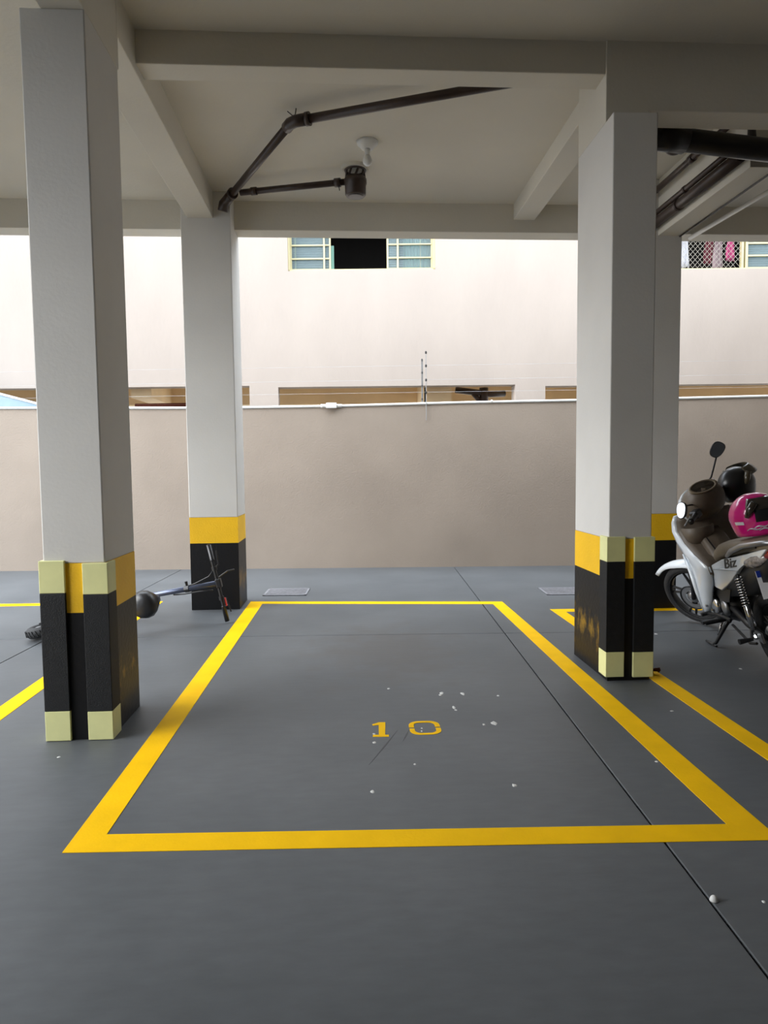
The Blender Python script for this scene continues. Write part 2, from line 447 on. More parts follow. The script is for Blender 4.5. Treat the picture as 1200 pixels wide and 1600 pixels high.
for x in (-2.0, 1.9, 3.9):
    z = [a[1] for a in top if a[0] >= x][0]
    bm = B(); tube(bm, [(x - 0.01, WY(x) - 0.004, z + 0.010), (x + 0.01, WY(x) - 0.004, z + 0.010)], 0.021, 10)
    obj('clip', bm, 'white_plastic', cd, True)
# lower edge beyond the left: side boundary wall
structure('wall_side', box(B(), -13.4, -13.2, -6.4, 9.3, 0, 1.8), 'wall_beige', 'beige boundary wall far to the left of the garage')

# electric fence posts and wires
def fence_post(x, z0, z1, zs, r, flat, label):
    y = WY(x) - 0.02
    t = thing('electric_fence_post', label, 'fence post', at(x, y, z0), 'electric fence posts')
    bm = B()
    if flat: box(bm, x - r, x + r, y + 0.04, y + 0.045 + r, z0, z1)
    else: tube(bm, [(x, y, z0), (x, y, z1)], r, 8)
    obj('rod', bm, 'grey_metal', t, True)
    for z in zs:
        bm = B(); lathe(bm, [(0.006, -0.018), (0.014, -0.012), (0.010, -0.004), (0.014, 0.004), (0.010, 0.012), (0.005, 0.018)], Matrix.Translation((x, y + (0.05 if flat else 0), z)), 10)
        obj('insulator', bm, 'pit_dark', t, True, smooth=True)
fence_post(1.010, 2.10, 2.70, (2.69, 2.53, 2.36, 2.19), 0.010, True, 'shorter flat fence post with insulators standing on the rear wall')
fence_post(1.055, 1.915, 2.79, (2.78, 2.61, 2.43, 2.27), 0.005, False, 'taller thin fence rod with insulators fixed to the rear wall face')
for z, nm in ((2.61, 'topmost'), (2.43, 'middle'), (2.27, 'lowest')):
    bm = B(); tube(bm, [(x, WY(x) - 0.02, z + 0.004 * x) for x in (-8.5, -4, 0, 1.05, 4, 8.5)], 0.0013, 4)
    tag(obj('fence_wire', bm, 'grey_metal'), nm + ' thin electric fence wire strung above the rear wall', 'wire', 'electric fence wires')

# ------------------------------------------------------------------ neighbouring building
NY = lambda x: 9.9 - 0.0626 * x
nb = thing('neighbour_building', 'cream rendered house wall with windows above garage openings, behind the rear wall', 'building', at(0, 9.9))
openings = [(-6.4, -1.378, 0.0, 2.52), (-0.958, 2.485, 0.0, 2.495), (2.921, 7.4, 0.0, 2.47)]
windows = [(-0.783, 1.335, 4.15, 4.85), (4.55, 6.75, 4.105, 4.85)]
def facade_block(bm, x0, x1, z0, z1):
    pts = [(x0, NY(x0), z0), (x1, NY(x1), z0), (x1, NY(x1) + 0.22, z0), (x0, NY(x0) + 0.22, z0)]
    prism(bm, pts, (0, 0, z1 - z0))
bm = B()
xs = [-14.0] + [v for o in openings for v in o[:2]] + [14.0]
for i in range(0, len(xs), 2): facade_block(bm, xs[i], xs[i + 1], -0.1, 2.45)
for (a, b, c, d) in openings: facade_block(bm, a - 0.0005, b + 0.0005, d, 2.60)
for i in range(0, len(xs), 2): facade_block(bm, xs[i], xs[i + 1], 2.45, 2.60)
facade_block(bm, -14, 14, 2.60, 4.105)
facade_block(bm, -14, windows[1][0], 4.105, windows[0][2])
facade_block(bm, windows[1][1], 14, 4.105, windows[0][2])
facade_block(bm, -14, windows[0][0], windows[0][2], 4.85); facade_block(bm, windows[0][1], windows[1][0], windows[0][2], 4.85); facade_block(bm, windows[1][1], 14, windows[0][2], 4.85)
facade_block(bm, -14, 14, 4.85, 5.0)
obj('facade_wall', bm, 'facade_cream', nb, True)
# undercroft behind the openings: tan soffit, beams, back wall
bm = B(); prism(bm, [(-14, NY(-14) + 0.22, 2.78), (14, NY(14) + 0.22, 2.78), (14, 13.5, 2.78), (-14, 13.5, 2.78)], (0, 0, 0.2)); obj('undercroft_ceiling', bm, 'opening_tan', nb, True)
for (x0, x1, y0, y1, z0) in ((-14, 14, 11.6, 11.85, 2.40), (1.25, 1.62, 10.2, 14, 2.2), (-3.2, -2.9, 10.4, 14, 2.4), (4.4, 4.7, 10.1, 14, 2.2)):
    bm = B(); box(bm, x0, x1, y0, y1, z0, 2.79); obj('undercroft_beam', bm, 'opening_tan', nb, True)
bm = B(); box(bm, 1.25, 1.62, 10.25, 10.55, -0.1, 2.6); obj('undercroft_column', bm, 'facade_cream', nb, True)
bm = B(); tube(bm, [(1.75, 10.6, 2.52), (2.3, 10.6, 2.45), (2.55, 10.7, 2.47)], 0.05, 10); tube(bm, [(2.2, 10.6, 2.55), (2.2, 10.6, 2.30)], 0.07, 10); tube(bm, [(2.0, 10.6, 2.5), (2.15, 10.6, 2.33)], 0.04, 8)
obj('drain_pipe', bm, 'pipe_brown', nb, True, smooth=True)
bm = B(); tube(bm, [(-3.2, 10.6, 2.30), (-2.30, 10.5, 2.30)], 0.03, 8); obj('clay_pipe', bm, 'leaf_brown', nb, True, smooth=True)

# windows of the neighbour
def wframe(bm, x0, x1, z0, z1, w_, yoff, dep=0.05):
    for (a, b, c, d) in ((x0, x1, z0, z0 + w_), (x0, x1, z1 - w_, z1), (x0, x0 + w_, z0, z1), (x1 - w_, x1, z0, z1)):
        prism(bm, [(a, NY(a) + yoff, c), (b, NY(b) + yoff, c), (b, NY(b) + yoff + dep, c), (a, NY(a) + yoff + dep, c)], (0, 0, d - c))
def nbox(bm, x0, x1, z0, z1, yoff, dep):
    return prism(bm, [(x0, NY(x0) + yoff, z0), (x1, NY(x1) + yoff, z0), (x1, NY(x1) + yoff + dep, z0), (x0, NY(x0) + yoff + dep, z0)], (0, 0, z1 - z0))
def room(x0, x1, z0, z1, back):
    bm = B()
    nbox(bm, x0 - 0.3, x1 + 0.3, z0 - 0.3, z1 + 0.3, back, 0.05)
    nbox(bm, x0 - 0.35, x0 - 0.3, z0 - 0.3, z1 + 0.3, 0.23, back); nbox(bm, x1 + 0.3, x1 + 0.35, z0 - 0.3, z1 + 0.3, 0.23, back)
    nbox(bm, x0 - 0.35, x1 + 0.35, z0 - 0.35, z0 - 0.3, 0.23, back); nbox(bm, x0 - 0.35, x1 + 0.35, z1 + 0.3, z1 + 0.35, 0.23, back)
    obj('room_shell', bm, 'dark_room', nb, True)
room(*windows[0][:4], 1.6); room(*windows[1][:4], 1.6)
x0, x1, z0, z1 = windows[0]
bm = B(); wframe(bm, x0, x1, z0, z1, 0.028, 0.03, 0.11)
w1 = obj('window', bm, 'frame_cream', nb, True)
def sub(bm, m, name, par, **k):
    o = obj(name, bm, m, nb, True, **k); o.parent = par; return o
for (a, b, yo) in ((-0.755, -0.165, 0.09), (0.645, 1.307, 0.09)):
    bm = B(); wframe(bm, a, b, z0 + 0.028, z1 - 0.028, 0.024, yo, 0.03); sub(bm, 'frame_cream', 'sash', w1)
    for zb in (4.345, 4.535, 4.73, 4.92): 
        bm = B(); nbox(bm, a + 0.02, b - 0.02, zb - 0.009, zb + 0.009, yo - 0.01, 0.03); sub(bm, 'frame_cream', 'glazing_bar', w1)
    zz = [z0 + 0.052, 4.345, 4.535, 4.73, 4.92, z1 - 0.05]
    for q in range(5):
        bm = B(); nbox(bm, a + 0.022, b - 0.022, zz[q] + 0.008, zz[q + 1] - 0.008, yo + 0.012, 0.004); sub(bm, 'glass', 'pane', w1)
for xb in (-0.262, 0.802):
    bm = B(); nbox(bm, xb - 0.012, xb + 0.012, z0 + 0.03, z1 - 0.03, 0.065, 0.03); sub(bm, 'frame_cream', 'mullion', w1)
for xb in (-0.685, 1.14):
    bm = B(); nbox(bm, xb - 0.010, xb + 0.010, z0 + 0.03, z1 - 0.03, 0.16, 0.02); sub(bm, 'frame_cream', 'mullion', w1)
for q in range(33):
    z = z0 + 0.05 + q * 0.032
    bm = B(); nbox(bm, -0.74, -0.19, z, z + 0.022, 0.22, 0.006); sub(bm, 'blind_blue', 'blind_slat', w1)
    if q < 30:
        bm = B(); nbox(bm, 0.66, 0.90, z, z + 0.022, 0.22, 0.006); sub(bm, 'blind_blue', 'blind_slat', w1)
bm = B()
pr = [(0.90 + 0.4 * k / 40, NY(1.1) + 0.26 + 0.018 * sin(k * 1.3)) for k in range(41)]
loft(bm, [[(x, y, z0 + 0.03) for x, y in pr] + [(x, y + 0.004, z0 + 0.03) for x, y in pr[::-1]], [(x, y, z1) for x, y in pr] + [(x, y + 0.004, z1) for x, y in pr[::-1]]])
sub(bm, 'curtain_green', 'curtain', w1)
bm = B(); nbox(bm, -0.165, -0.12, z0 + 0.03, z0 + 0.4, 0.16, 0.02); sub(bm, 'curtain_green', 'curtain', w1)

x0, x1, z0, z1 = windows[1]
bm = B(); nbox(bm, x0, x1, z0, z0 + 0.02, 0.02, 0.2); wframe(bm, x0, x1, z0, z1, 0.02, 0.05, 0.1)
w2 = obj('window', bm, 'frame_cream', nb, True)
for xb in (5.755, 5.815):
    bm = B(); nbox(bm, xb - 0.016, xb + 0.016, z0 + 0.02, z1, 0.04, 0.05); sub(bm, 'frame_cream', 'mullion', w2)
for zb in (4.13, 4.305, 4.48, 4.66):
    bm = B(); nbox(bm, 5.83, 6.73, zb - 0.011, zb + 0.011, 0.05, 0.04); sub(bm, 'frame_cream', 'glazing_bar', w2)
for za, zb in ((4.141, 4.294), (4.316, 4.469), (4.491, 4.649)):
    bm = B(); nbox(bm, 5.835, 6.725, za, zb, 0.075, 0.004); sub(bm, 'glass', 'pane', w2)
for q in range(20):
    z = z0 + 0.03 + q * 0.034
    bm = B(); nbox(bm, 5.84, 6.7, z, z + 0.026, 0.2, 0.006); sub(bm, 'blind_blue', 'blind_slat', w2)
bm = B()
for s in (-1, 1):
    for q in range(-12, 16):
        xa = x0 + q * 0.068
        # diagonal twine clipped to the opening
        za, zb = z0 + 0.02, 4.75
        pa, pb = (xa, za), (xa + (zb - za) * 0.9, zb)
        if s < 0: pa, pb = (pb[0], za), (pa[0], zb)
        # clip to x range
        def clip(p, q_, lo, hi):
            (ax, az), (bx, bz) = p, q_
            out = []
            for X in (lo, hi): pass
            t0, t1 = 0.0, 1.0
            dx = bx - ax
            if abs(dx) < 1e-6: return None
            ta, tb = (lo - ax) / dx, (hi - ax) / dx
            if ta > tb: ta, tb = tb, ta
            t0, t1 = max(t0, ta), min(t1, tb)
            if t1 - t0 < 0.02: return None
            return [(ax + dx * t, az + (bz - az) * t) for t in (t0, t1)]
        c = clip(pa, pb, x0 + 0.02, 5.74)
        if c: tube(bm, [(x, NY(x) + 0.03, z) for x, z in c], 0.0022, 4)
sub(bm, 'net_white', 'safety_net', w2)

def garment(name, xa, xb, zbot, ztop, m, label, yo, fold=3):
    bm = B(); n = 14
    rows = []
    for k in range(7):
        f = k / 6; z = ztop + (zbot - ztop) * f
        wv = 0.55 + 0.45 * min(1, f * 1.6)
        c = (xa + xb) / 2; h = (xb - xa) / 2 * wv
        front = []
        for i in range(n + 1):
            u = -1 + 2 * i / n
            x = c + h * u + 0.01 * sin(k + i)
            front.append((x, NY(x) + yo + 0.018 * sin(i * fold * 0.6 + k * 0.3), z + (0.02 * sin(i * 1.7) if k == 6 else 0)))
        rows.append(front + [(p[0], p[1] + 0.01, p[2]) for p in front[::-1]])
    loft(bm, rows)
    return tag(obj(name, bm, m, smooth=True), label, 'clothing', 'laundry behind the safety net')
garment('hanging_garment', 4.86, 5.10, 4.20, 4.75, 'cloth_white', 'white garment hanging behind the net, leftmost in the right window', 0.25)
garment('hanging_garment', 4.78, 4.97, 4.12, 4.45, 'cloth_blue', 'dark blue garment hanging low at the left of the netted window', 0.34)
garment('hanging_garment', 5.36, 5.50, 4.27, 4.8, 'cloth_red', 'dark red garment hanging behind the net', 0.33)
garment('hanging_garment', 5.47, 5.60, 4.15, 4.8, 'cloth_mauve', 'pale mauve garment with a long hem behind the net', 0.28, 4)
garment('hanging_garment', 5.60, 5.70, 4.27, 4.8, 'cloth_pink', 'bright pink garment hanging rightmost behind the net', 0.16, 5)

# pale blue awning sheet seen over the left end of the wall
aw = thing('awning_sheet', 'pale blue sloping awning sheet above the left end of the rear wall', 'awning', at(-4.5, 9.7, 1.9))
bm = B(); prism(bm, [(-7.2, 9.60, 3.05), (-4.22, 9.60, 2.235), (-4.22, 10.0, 2.235), (-7.2, 10.0, 3.05)], (0, 0, 0.012)); obj('sheet', bm, 'sheet_blue', aw, True)
bm = B(); prism(bm, [(-7.2, 9.58, 3.04), (-4.18, 9.58, 2.215), (-4.18, 9.60, 2.215), (-7.2, 9.60, 3.04)], (0, 0, 0.03)); obj('edge_trim', bm, 'white_plastic', aw, True)
bm = B(); prism(bm, [(-7.2, 9.59, 1.9), (-4.22, 9.59, 1.9), (-4.22, 9.59, 2.225), (-7.2, 9.59, 3.035)], (0, 0.01, 0)); obj('side_sheet', bm, 'sheet_blue', aw, True)

# ------------------------------------------------------------------ painted markings
def quad(bm, p, q, r_, s, z0=0.0, z1=0.0016):
    return prism(bm, [(a[0] * K, a[1] * K, z0) for a in (p, q, r_, s)], (0, 0, z1 - z0))
mk = thing('bay_marking', 'yellow painted rectangle outlining the empty parking bay in the middle', 'road marking', at(0.25, 4.4), 'painted bay outlines')
FLo, FRo, BLo, BRo = (-1.097, 2.535), (1.660, 2.415), (-1.056, 7.377), (1.666, 7.078)
FLi, FRi, BLi, BRi = (-0.972, 2.655), (1.517, 2.542), (-0.914, 7.239), (1.540, 6.955)
for pts in ((FLo, FRo, FRi, FLi), (BLi, BRi, BRo, BLo), (FLo, FLi, BLi, BLo), (FRi, FRo, BRo, BRi)):
    obj('stripe', quad(B(), *pts), 'line_yellow', mk, True)
mk = thing('bay_marking', 'yellow painted bay outline on the right, under the motorcycle', 'road marking', at(3.0, 4.4), 'painted bay outlines')
for pts in (((2.045, 2.3), (2.165, 2.4), (2.174, 6.505), (2.055, 6.64)), ((2.055, 6.64), (2.174, 6.505), (4.95, 6.36), (5.07, 6.48)), ((4.95, 2.3), (5.07, 2.2), (5.07, 6.48), (4.95, 6.36)), ((2.045, 2.3), (5.07, 2.2), (4.95, 2.3), (2.165, 2.4))):
    obj('stripe', quad(B(), *pts), 'line_yellow', mk, True)
mk = thing('bay_marking', 'yellow painted bay outline on the left, beyond the nearest column', 'road marking', at(-3.0, 4.4), 'painted bay outlines')
for pts in (((-2.155, 2.75), (-2.035, 2.65), (-2.035, 7.49), (-2.155, 7.36)), ((-4.9, 7.45), (-2.155, 7.36), (-2.035, 7.49), (-5.0, 7.58)), ((-5.0, 2.65), (-4.88, 2.75), (-4.88, 7.45), (-5.0, 7.58)), ((-5.0, 2.65), (-2.035, 2.65), (-2.155, 2.75), (-4.88, 2.75))):
    obj('stripe', quad(B(), *pts), 'line_yellow', mk, True)

def digit(polys, label):
    d = thing('painted_digit', label, 'road marking', at(polys[0][0][0] * K, polys[0][0][1] * K), 'stencilled bay number')
    for p in polys:
        obj('stroke', prism(B(), [(a * K, b * K, 0.0) for a, b in p], (0, 0, 0.0016)), 'line_yellow', d, True)
digit([[(0.128, 3.543), (0.215, 3.538), (0.216, 3.565), (0.196, 3.566), (0.208, 3.745), (0.172, 3.747), (0.132, 3.720), (0.135, 3.700), (0.168, 3.708), (0.162, 3.567), (0.130, 3.570)]],
      'yellow stencilled digit one on the bay floor')
def half_zero(top):
    # outline of one half of a rounded zero, x 0.339..0.507, y 3.55..3.74
    cx, cy, hw, hh, tk, rr = 0.423, 3.647, 0.087, 0.098, 0.028, 0.06
    out, inn = [], []
    s = 1 if top else -1
    g0 = 0.008
    out.append((cx + hw, cy + s * g0))
    for k in range(7):
        a = k / 6 * PI / 2
        out.append((cx + hw - rr + rr * cos(a), cy + s * (hh - rr + rr * sin(a))))
    for k in range(7):
        a = PI / 2 + k / 6 * PI / 2
        out.append((cx - hw + rr + rr * cos(a), cy + s * (hh - rr + rr * sin(a))))
    out.append((cx - hw, cy + s * g0))
    hw2, hh2, r2 = hw - tk, hh - tk * 0.8, rr - tk * 0.8
    inn.append((cx - hw2, cy + s * g0))
    for k in range(7):
        a = PI - k / 6 * PI / 2
        inn.append((cx - hw2 + r2 + r2 * cos(a), cy + s * (hh2 - r2 + r2 * sin(a))))
    for k in range(7):
        a = PI / 2 - k / 6 * PI / 2
        inn.append((cx + hw2 - r2 + r2 * cos(a), cy + s * (hh2 - r2 + r2 * sin(a))))
    inn.append((cx + hw2, cy + s * g0))
    return out + inn
digit([half_zero(True), half_zero(False)], 'yellow stencilled digit zero on the bay floor')

# dark skid scratches beside the number
def scratch(p, q, wd):
    d = (Vector(q) - Vector(p)).normalized(); n = Vector((-d.y, d.x)) * wd
    mid = (Vector(p) + Vector(q)) / 2
    pts = [Vector(p), mid - n, Vector(q), mid + n]
    tag(obj('scuff_mark', prism(B(), [(a.x, a.y, 0.0002) for a in pts], (0, 0, 0.0006)), 'scuff', fl))
for p, q in (((0.085, 2.88), (0.245, 3.27)), ((0.255, 3.12), (0.305, 3.28))): scratch(p, q, 0.004)

# flakes and droppings on the floor
def chip(x, y, sx, sy, sz, seed):
    rnd = random.Random(seed); bm = B(); n = 9
    base = []; topv = []
    for k in range(n):
        a = 2 * PI * k / n; rr = 0.7 + 0.5 * rnd.random()
        base.append((x + sx * rr * cos(a), y + sy * rr * sin(a), 0.0)); topv.append((x + 0.6 * sx * rr * cos(a), y + 0.6 * sy * rr * sin(a), sz))
    loft(bm, [base, topv]); return bm
chips = [(264, 4331, 9, 12), (599, 4213, 14, 20), (585, 4180, 8, 14), (731, 4189, 14, 26), (635, 3954, 10, 24), (640, 3905, 7, 10), (947, 4133, 8, 12), (822, 3681, 19, 30), (760, 3667, 8, 12), (750, 2938, 12, 14),
         (134, 3470, 9, 14), (101, 2928, 9, 14), (319, 3192, 7, 8), (405, 3640, 6, 9), (400, 3600, 5, 8), (136, 3585, 7, 9), (2783, 4538, 10, 16), (1906, 3780, 11, 9), (1503, 3126, 9, 9), (-1475, 3419, 8, 9), (1366, 2066, 6, 6), (2650, 5560, 14, 18), (2480, 5880, 10, 12)]
for i, (x, y, a, b) in enumerate(chips):
    tag(obj('floor_flake', chip(x / 1000 * K, y / 1000 * K, a / 1000, b / 1000, 0.002, i), 'chip_white'), 'small whitish flake stuck to the grey floor', 'debris', 'whitish flakes on the floor')
bm = B(); ellipsoid(bm, (1.085, 1.875, 0.0), (0.013, 0.012, 0.017), 14, 8, 0, PI / 2)
tag(obj('pebble', bm, 'chip_white', smooth=True), 'small round white pebble beside the floor joint, nearest the viewer', 'pebble')
for i, (x, y, rz) in enumerate(((1.885, 4.03, 0.3), (1.905, 4.07, 1.5), (1.92, 4.02, 2.4), (1.875, 4.10, 0.9))):
    bm = B(); n = 8
    ring0 = [(x + 0.028 * cos(2 * PI * k / n) * cos(rz) - 0.012 * sin(2 * PI * k / n) * sin(rz), y + 0.028 * cos(2 * PI * k / n) * sin(rz) + 0.012 * sin(2 * PI * k / n) * cos(rz), 0.004 + 0.014 * (k % 3) + 0.006 * i) for k in range(n)]
    loft(bm, [ring0, [(p[0], p[1], p[2] + 0.002) for p in ring0]])
    tag(obj('dry_leaf', bm, 'leaf_brown'), 'dry reddish brown leaf at the foot of the guarded right column', 'leaf', 'dry leaves by the column')

# drain grates in the floor
def grate(px, py, label):
    t = thing('drain_grate', label, 'drain', at(px, py), 'floor drains')
    a = R(-3); hx, hy = 0.225, 0.20
    rot = Matrix.Translation((px, py, 0)) @ Matrix.Rotation(a, 4, 'Z')
    bm = B(); box(bm, -hx, hx, -hy, hy, 0.0005, 0.002); bm.transform(rot); obj('pit', bm, 'pit_dark', t, True)
    bm = B()
    for (x0, x1, y0, y1) in ((-hx, hx, -hy, -hy + 0.02), (-hx, hx, hy - 0.02, hy), (-hx, -hx + 0.02, -hy, hy), (hx - 0.02, hx, -hy, hy)): box(bm, x0, x1, y0, y1, 0.001, 0.008)
    bm.transform(rot); obj('frame', bm, 'grate_metal', t, True)
    for k in range(9):
        y = -hy + 0.03 + k * (2 * hy - 0.06) / 8.5
        bm = B(); box(bm, -hx + 0.02, hx - 0.02, y, y + 0.024, 0.002, 0.007); bm.transform(rot); obj('bar', bm, 'grate_metal', t, True)
grate(-0.635, 7.11, 'square metal floor drain between the bay and the rear wall, left one')
grate(2.26, 6.83, 'square metal floor drain partly hidden behind the guarded right column')

# ------------------------------------------------------------------ ceiling pipes, left
ZP = 3.70
dp = thing('drain_pipe', 'brown drain pipe with an elbow running across the ceiling from the left column', 'pipe', at(-1.04, 6.2, ZP), 'brown ceiling pipes')
def seg(name, pts, r, par, m='pipe_brown', n=14):
    return obj(name, tube(B(), pts, r, n), m, par, True, smooth=False)
def smooth_(o):
    for p in o.data.polygons: p.use_smooth = len(p.vertices) == 4
    return o
def hub(p, d, r, l, par, m='pipe_brown'):
    d = Vector(d).normalized(); p = Vector(p)
    return smooth_(obj('collar', tube(B(), [p - d * l / 2, p + d * l / 2], r, 16), m, par, True))
e0 = Vector((-1.00, 6.17, 3.69)); e1 = Vector((-0.335, 4.84, 3.70)); pend = Vector((1.30, 4.235, 3.705))
smooth_(seg('pipe', [e0, e1], 0.030, dp)); smooth_(seg('pipe', [e1, pend], 0.030, dp))
smooth_(obj('elbow', tube(B(), [e1 + (e0 - e1).normalized() * 0.09, e1 + (e0 - e1).normalized() * 0.03, e1 + (pend - e1).normalized() * 0.03, e1 + (pend - e1).normalized() * 0.10], 0.040, 16), 'pipe_brown', dp, True))
hub(e1 + (pend - e1).normalized() * 0.12, pend - e1, 0.045, 0.03, dp)
smooth_(obj('elbow', tube(B(), [e0 + (e1 - e0).normalized() * 0.12, e0 + (e1 - e0).normalized() * 0.02, e0 + Vector((-0.04, 0.03, -0.03)), e0 + Vector((-0.055, 0.045, -0.09))], [0.040, 0.044, 0.046, 0.046], 16), 'pipe_brown', dp, True))
hub(e0 + (e1 - e0).normalized() * 0.13, e1 - e0, 0.047, 0.03, dp)
obj('hanger', tube(B(), [e1 + Vector((0.02, 0.02, 0.03)), e1 + Vector((0.03, 0.02, 0.10))], 0.004, 6), 'pipe_dark', dp, True)
obj('hanger', tube(B(), [e1 + Vector((0.02, 0.02, 0.04)), e1 + Vector((-0.03, 0.0, 0.07))], 0.003, 6), 'pipe_dark', dp, True)
# branch to the trap
tp = Vector((0.118, 5.76, 3.64))
bp_ = thing('trap_pipe', 'brown pipe joining the hanging round drain trap below the bulb', 'pipe', at(tp.x, tp.y, 3.6), 'brown ceiling pipes')
b0 = Vector((-0.80, 6.015, 3.692)); b1 = Vector((0.03, 5.78, 3.688))
smooth_(seg('pipe', [b0 + Vector((-0.07, 0.02, 0)), b1], 0.026, bp_))
hub(b0 + Vector((0.05, -0.015, 0)), b1 - b0, 0.033, 0.05, bp_); hub(b1 + Vector((-0.06, 0.015, 0)), b1 - b0, 0.036, 0.05, bp_)
o = smooth_(obj('trap_body', lathe(B(), [(0.075, 0.0), (0.086, 0.012), (0.088, 0.09), (0.094, 0.10), (0.094, 0.135), (0.088, 0.14), (0.084, 0.15)], Matrix.Translation((tp.x, tp.y, 3.565)), 24), 'pipe_brown', bp_, True))
o2 = obj('cap', lathe(B(), [(0.055, -0.006), (0.066, -0.003), (0.068, 0.004)], Matrix.Translation((tp.x, tp.y, 3.565)), 24), 'pipe_brown', bp_, True); o2.parent = o
for k in range(8):
    a = 2 * PI * k / 8
    q = Vector((tp.x + 0.078 * cos(a), tp.y + 0.078 * sin(a), 3.71)); q2 = Vector((tp.x + 0.078 * cos(a + 0.5), tp.y + 0.078 * sin(a + 0.5), 3.80))
    obj('strut', tube(B(), [q, q2], 0.010, 6), 'pipe_brown', bp_, True)
obj('collar', torus(B(), 0.080, 0.012, Matrix.Translation((tp.x, tp.y, 3.775))), 'pipe_brown', bp_, True, smooth=True)
obj('ceiling_patch', lathe(B(), [(0.11, 0), (0.12, 0.03)], Matrix.Translation((tp.x, tp.y, 3.775)), 20), 'ceiling_paint', bp_, True)
obj('wire_tie', tube(B(), [b1 + Vector((-0.05, 0, -0.03)), b1 + Vector((-0.045, 0, -0.07))], 0.004, 6), 'pipe_dark', bp_, True)

# bulb
lp = thing('ceiling_lamp', 'bare white bulb in a round white holder on the ceiling', 'lamp', at(0.204, 5.32, ZC))
T = Matrix.Translation((0.204, 5.32, 0))
obj('rose', lathe(B(), [(0.045, 3.745), (0.060, 3.765), (0.080, 3.782), (0.084, 3.800)], T, 28), 'white_plastic', lp, True, smooth=True)
obj('socket', lathe(B(), [(0.018, 3.700), (0.019, 3.705), (0.024, 3.75)], T, 18), 'white_plastic', lp, True, smooth=True)
obj('bulb', lathe(B(), [(0.002, 3.622), (0.020, 3.626), (0.034, 3.642), (0.037, 3.658), (0.031, 3.678), (0.019, 3.699)], T, 20), 'white_plastic', lp, True, smooth=True)

# ------------------------------------------------------------------ pipes above the motorcycle
rp = thing('soil_pipe', 'thick dark soil pipe below the deep beam right of the guarded column', 'pipe', at(2.1, 4.45, 3.4))
q0, q1 = Vector((1.845, 4.325, 3.412)), Vector((3.7, 4.475, 3.308))
dd = (q1 - q0).normalized()
smooth_(seg('pipe', [q0, q1], 0.070, rp, 'pipe_dark', 20))
for t_, l in ((0.27, 0.20), (1.12, 0.16)): hub(q0 + dd * t_, dd, 0.082, l, rp, 'pipe_dark')
p = q0 + dd * 1.17; smooth_(seg('branch', [p, p + Vector((0.10, 0.02, 0.12)), p + Vector((0.12, 0.02, 0.33))], 0.052, rp, 'pipe_dark'))
p = q0 + dd * 0.85; smooth_(seg('branch', [p, p + Vector((0.02, 0.05, 0.12)), p + Vector((0.02, 0.05, 0.34))], 0.026, rp, 'pipe_dark'))
p = Vector((2.35, 4.80, 3.56))
rp2 = thing('pipe_bend', 'short dark pipe bend hanging behind the thick soil pipe', 'pipe', at(p.x, p.y, p.z))
smooth_(obj('bend', torus(B(), 0.085, 0.026, align(p + Vector((0, 0, 0.05)), (0.3, -1, 0)), 20, 12, PI, 2 * PI), 'pipe_brown', rp2, True))
for s in (-1, 1):
    a = align(p + Vector((0, 0, 0.05)), (0.3, -1, 0)) @ Vector((0.085 * s, 0, 0)); smooth_(seg('riser', [a, (a.x, a.y, ZC)], 0.026, rp2))
sp_ = thing('pipe_stub', 'short dark pipe stub beside the shaded face of the guarded column', 'pipe', at(2.17, 5.0, 3.6))
smooth_(seg('pipe', [(2.10, 5.0, ZC), (2.12, 5.0, 3.66), (2.16, 5.0, 3.58)], [0.03, 0.03, 0.036], sp_, 'pipe_dark'))
lp1 = thing('drain_pipe', 'slim brown pipe running high along the ceiling beside the right beam', 'pipe', at(2.75, 5.5, 3.66), 'brown ceiling pipes')
smooth_(seg('pipe', [(2.70, 5.92, 3.66), (2.70, 4.58, 3.66)], 0.025, lp1)); hub((2.70, 5.2, 3.66), (0, 1, 0), 0.032, 0.06, lp1)
lp2 = thing('drain_pipe', 'wider brown pipe running along the lower side of the right beam', 'pipe', at(2.72, 5.5, 3.40), 'brown ceiling pipes')
smooth_(seg('pipe', [(2.725, 5.905, 3.405), (2.725, 4.58, 3.405)], 0.042, lp2)); hub((2.725, 5.45, 3.405), (0, 1, 0), 0.047, 0.05, lp2)
lp3 = thing('drain_pipe', 'slim brown pipe lying directly above the wider pipe beside the right beam', 'pipe', at(2.70, 5.5, 3.46), 'brown ceiling pipes')
smooth_(seg('pipe', [(2.700, 5.905, 3.470), (2.700, 4.58, 3.470)], 0.022, lp3)); hub((2.700, 5.30, 3.470), (0, 1, 0), 0.026, 0.04, lp3)
tag(obj('black_cable', tube(B(), [(2.975, 5.93, 3.315), (2.972, 5.0, 3.315), (2.97, 4.58, 3.315)], 0.008, 8), 'pipe_dark'), 'thin black cable along the edge of the beam above the motorcycle', 'cable')
tag(obj('white_conduit', tube(B(), [(3.37, 6.50, 3.50), (3.445, 5.40, 3.50), (3.50, 4.60, 3.50)], 0.019, 10), 'white_plastic', smooth=True), 'white conduit crossing the bay above the motorcycle', 'conduit')

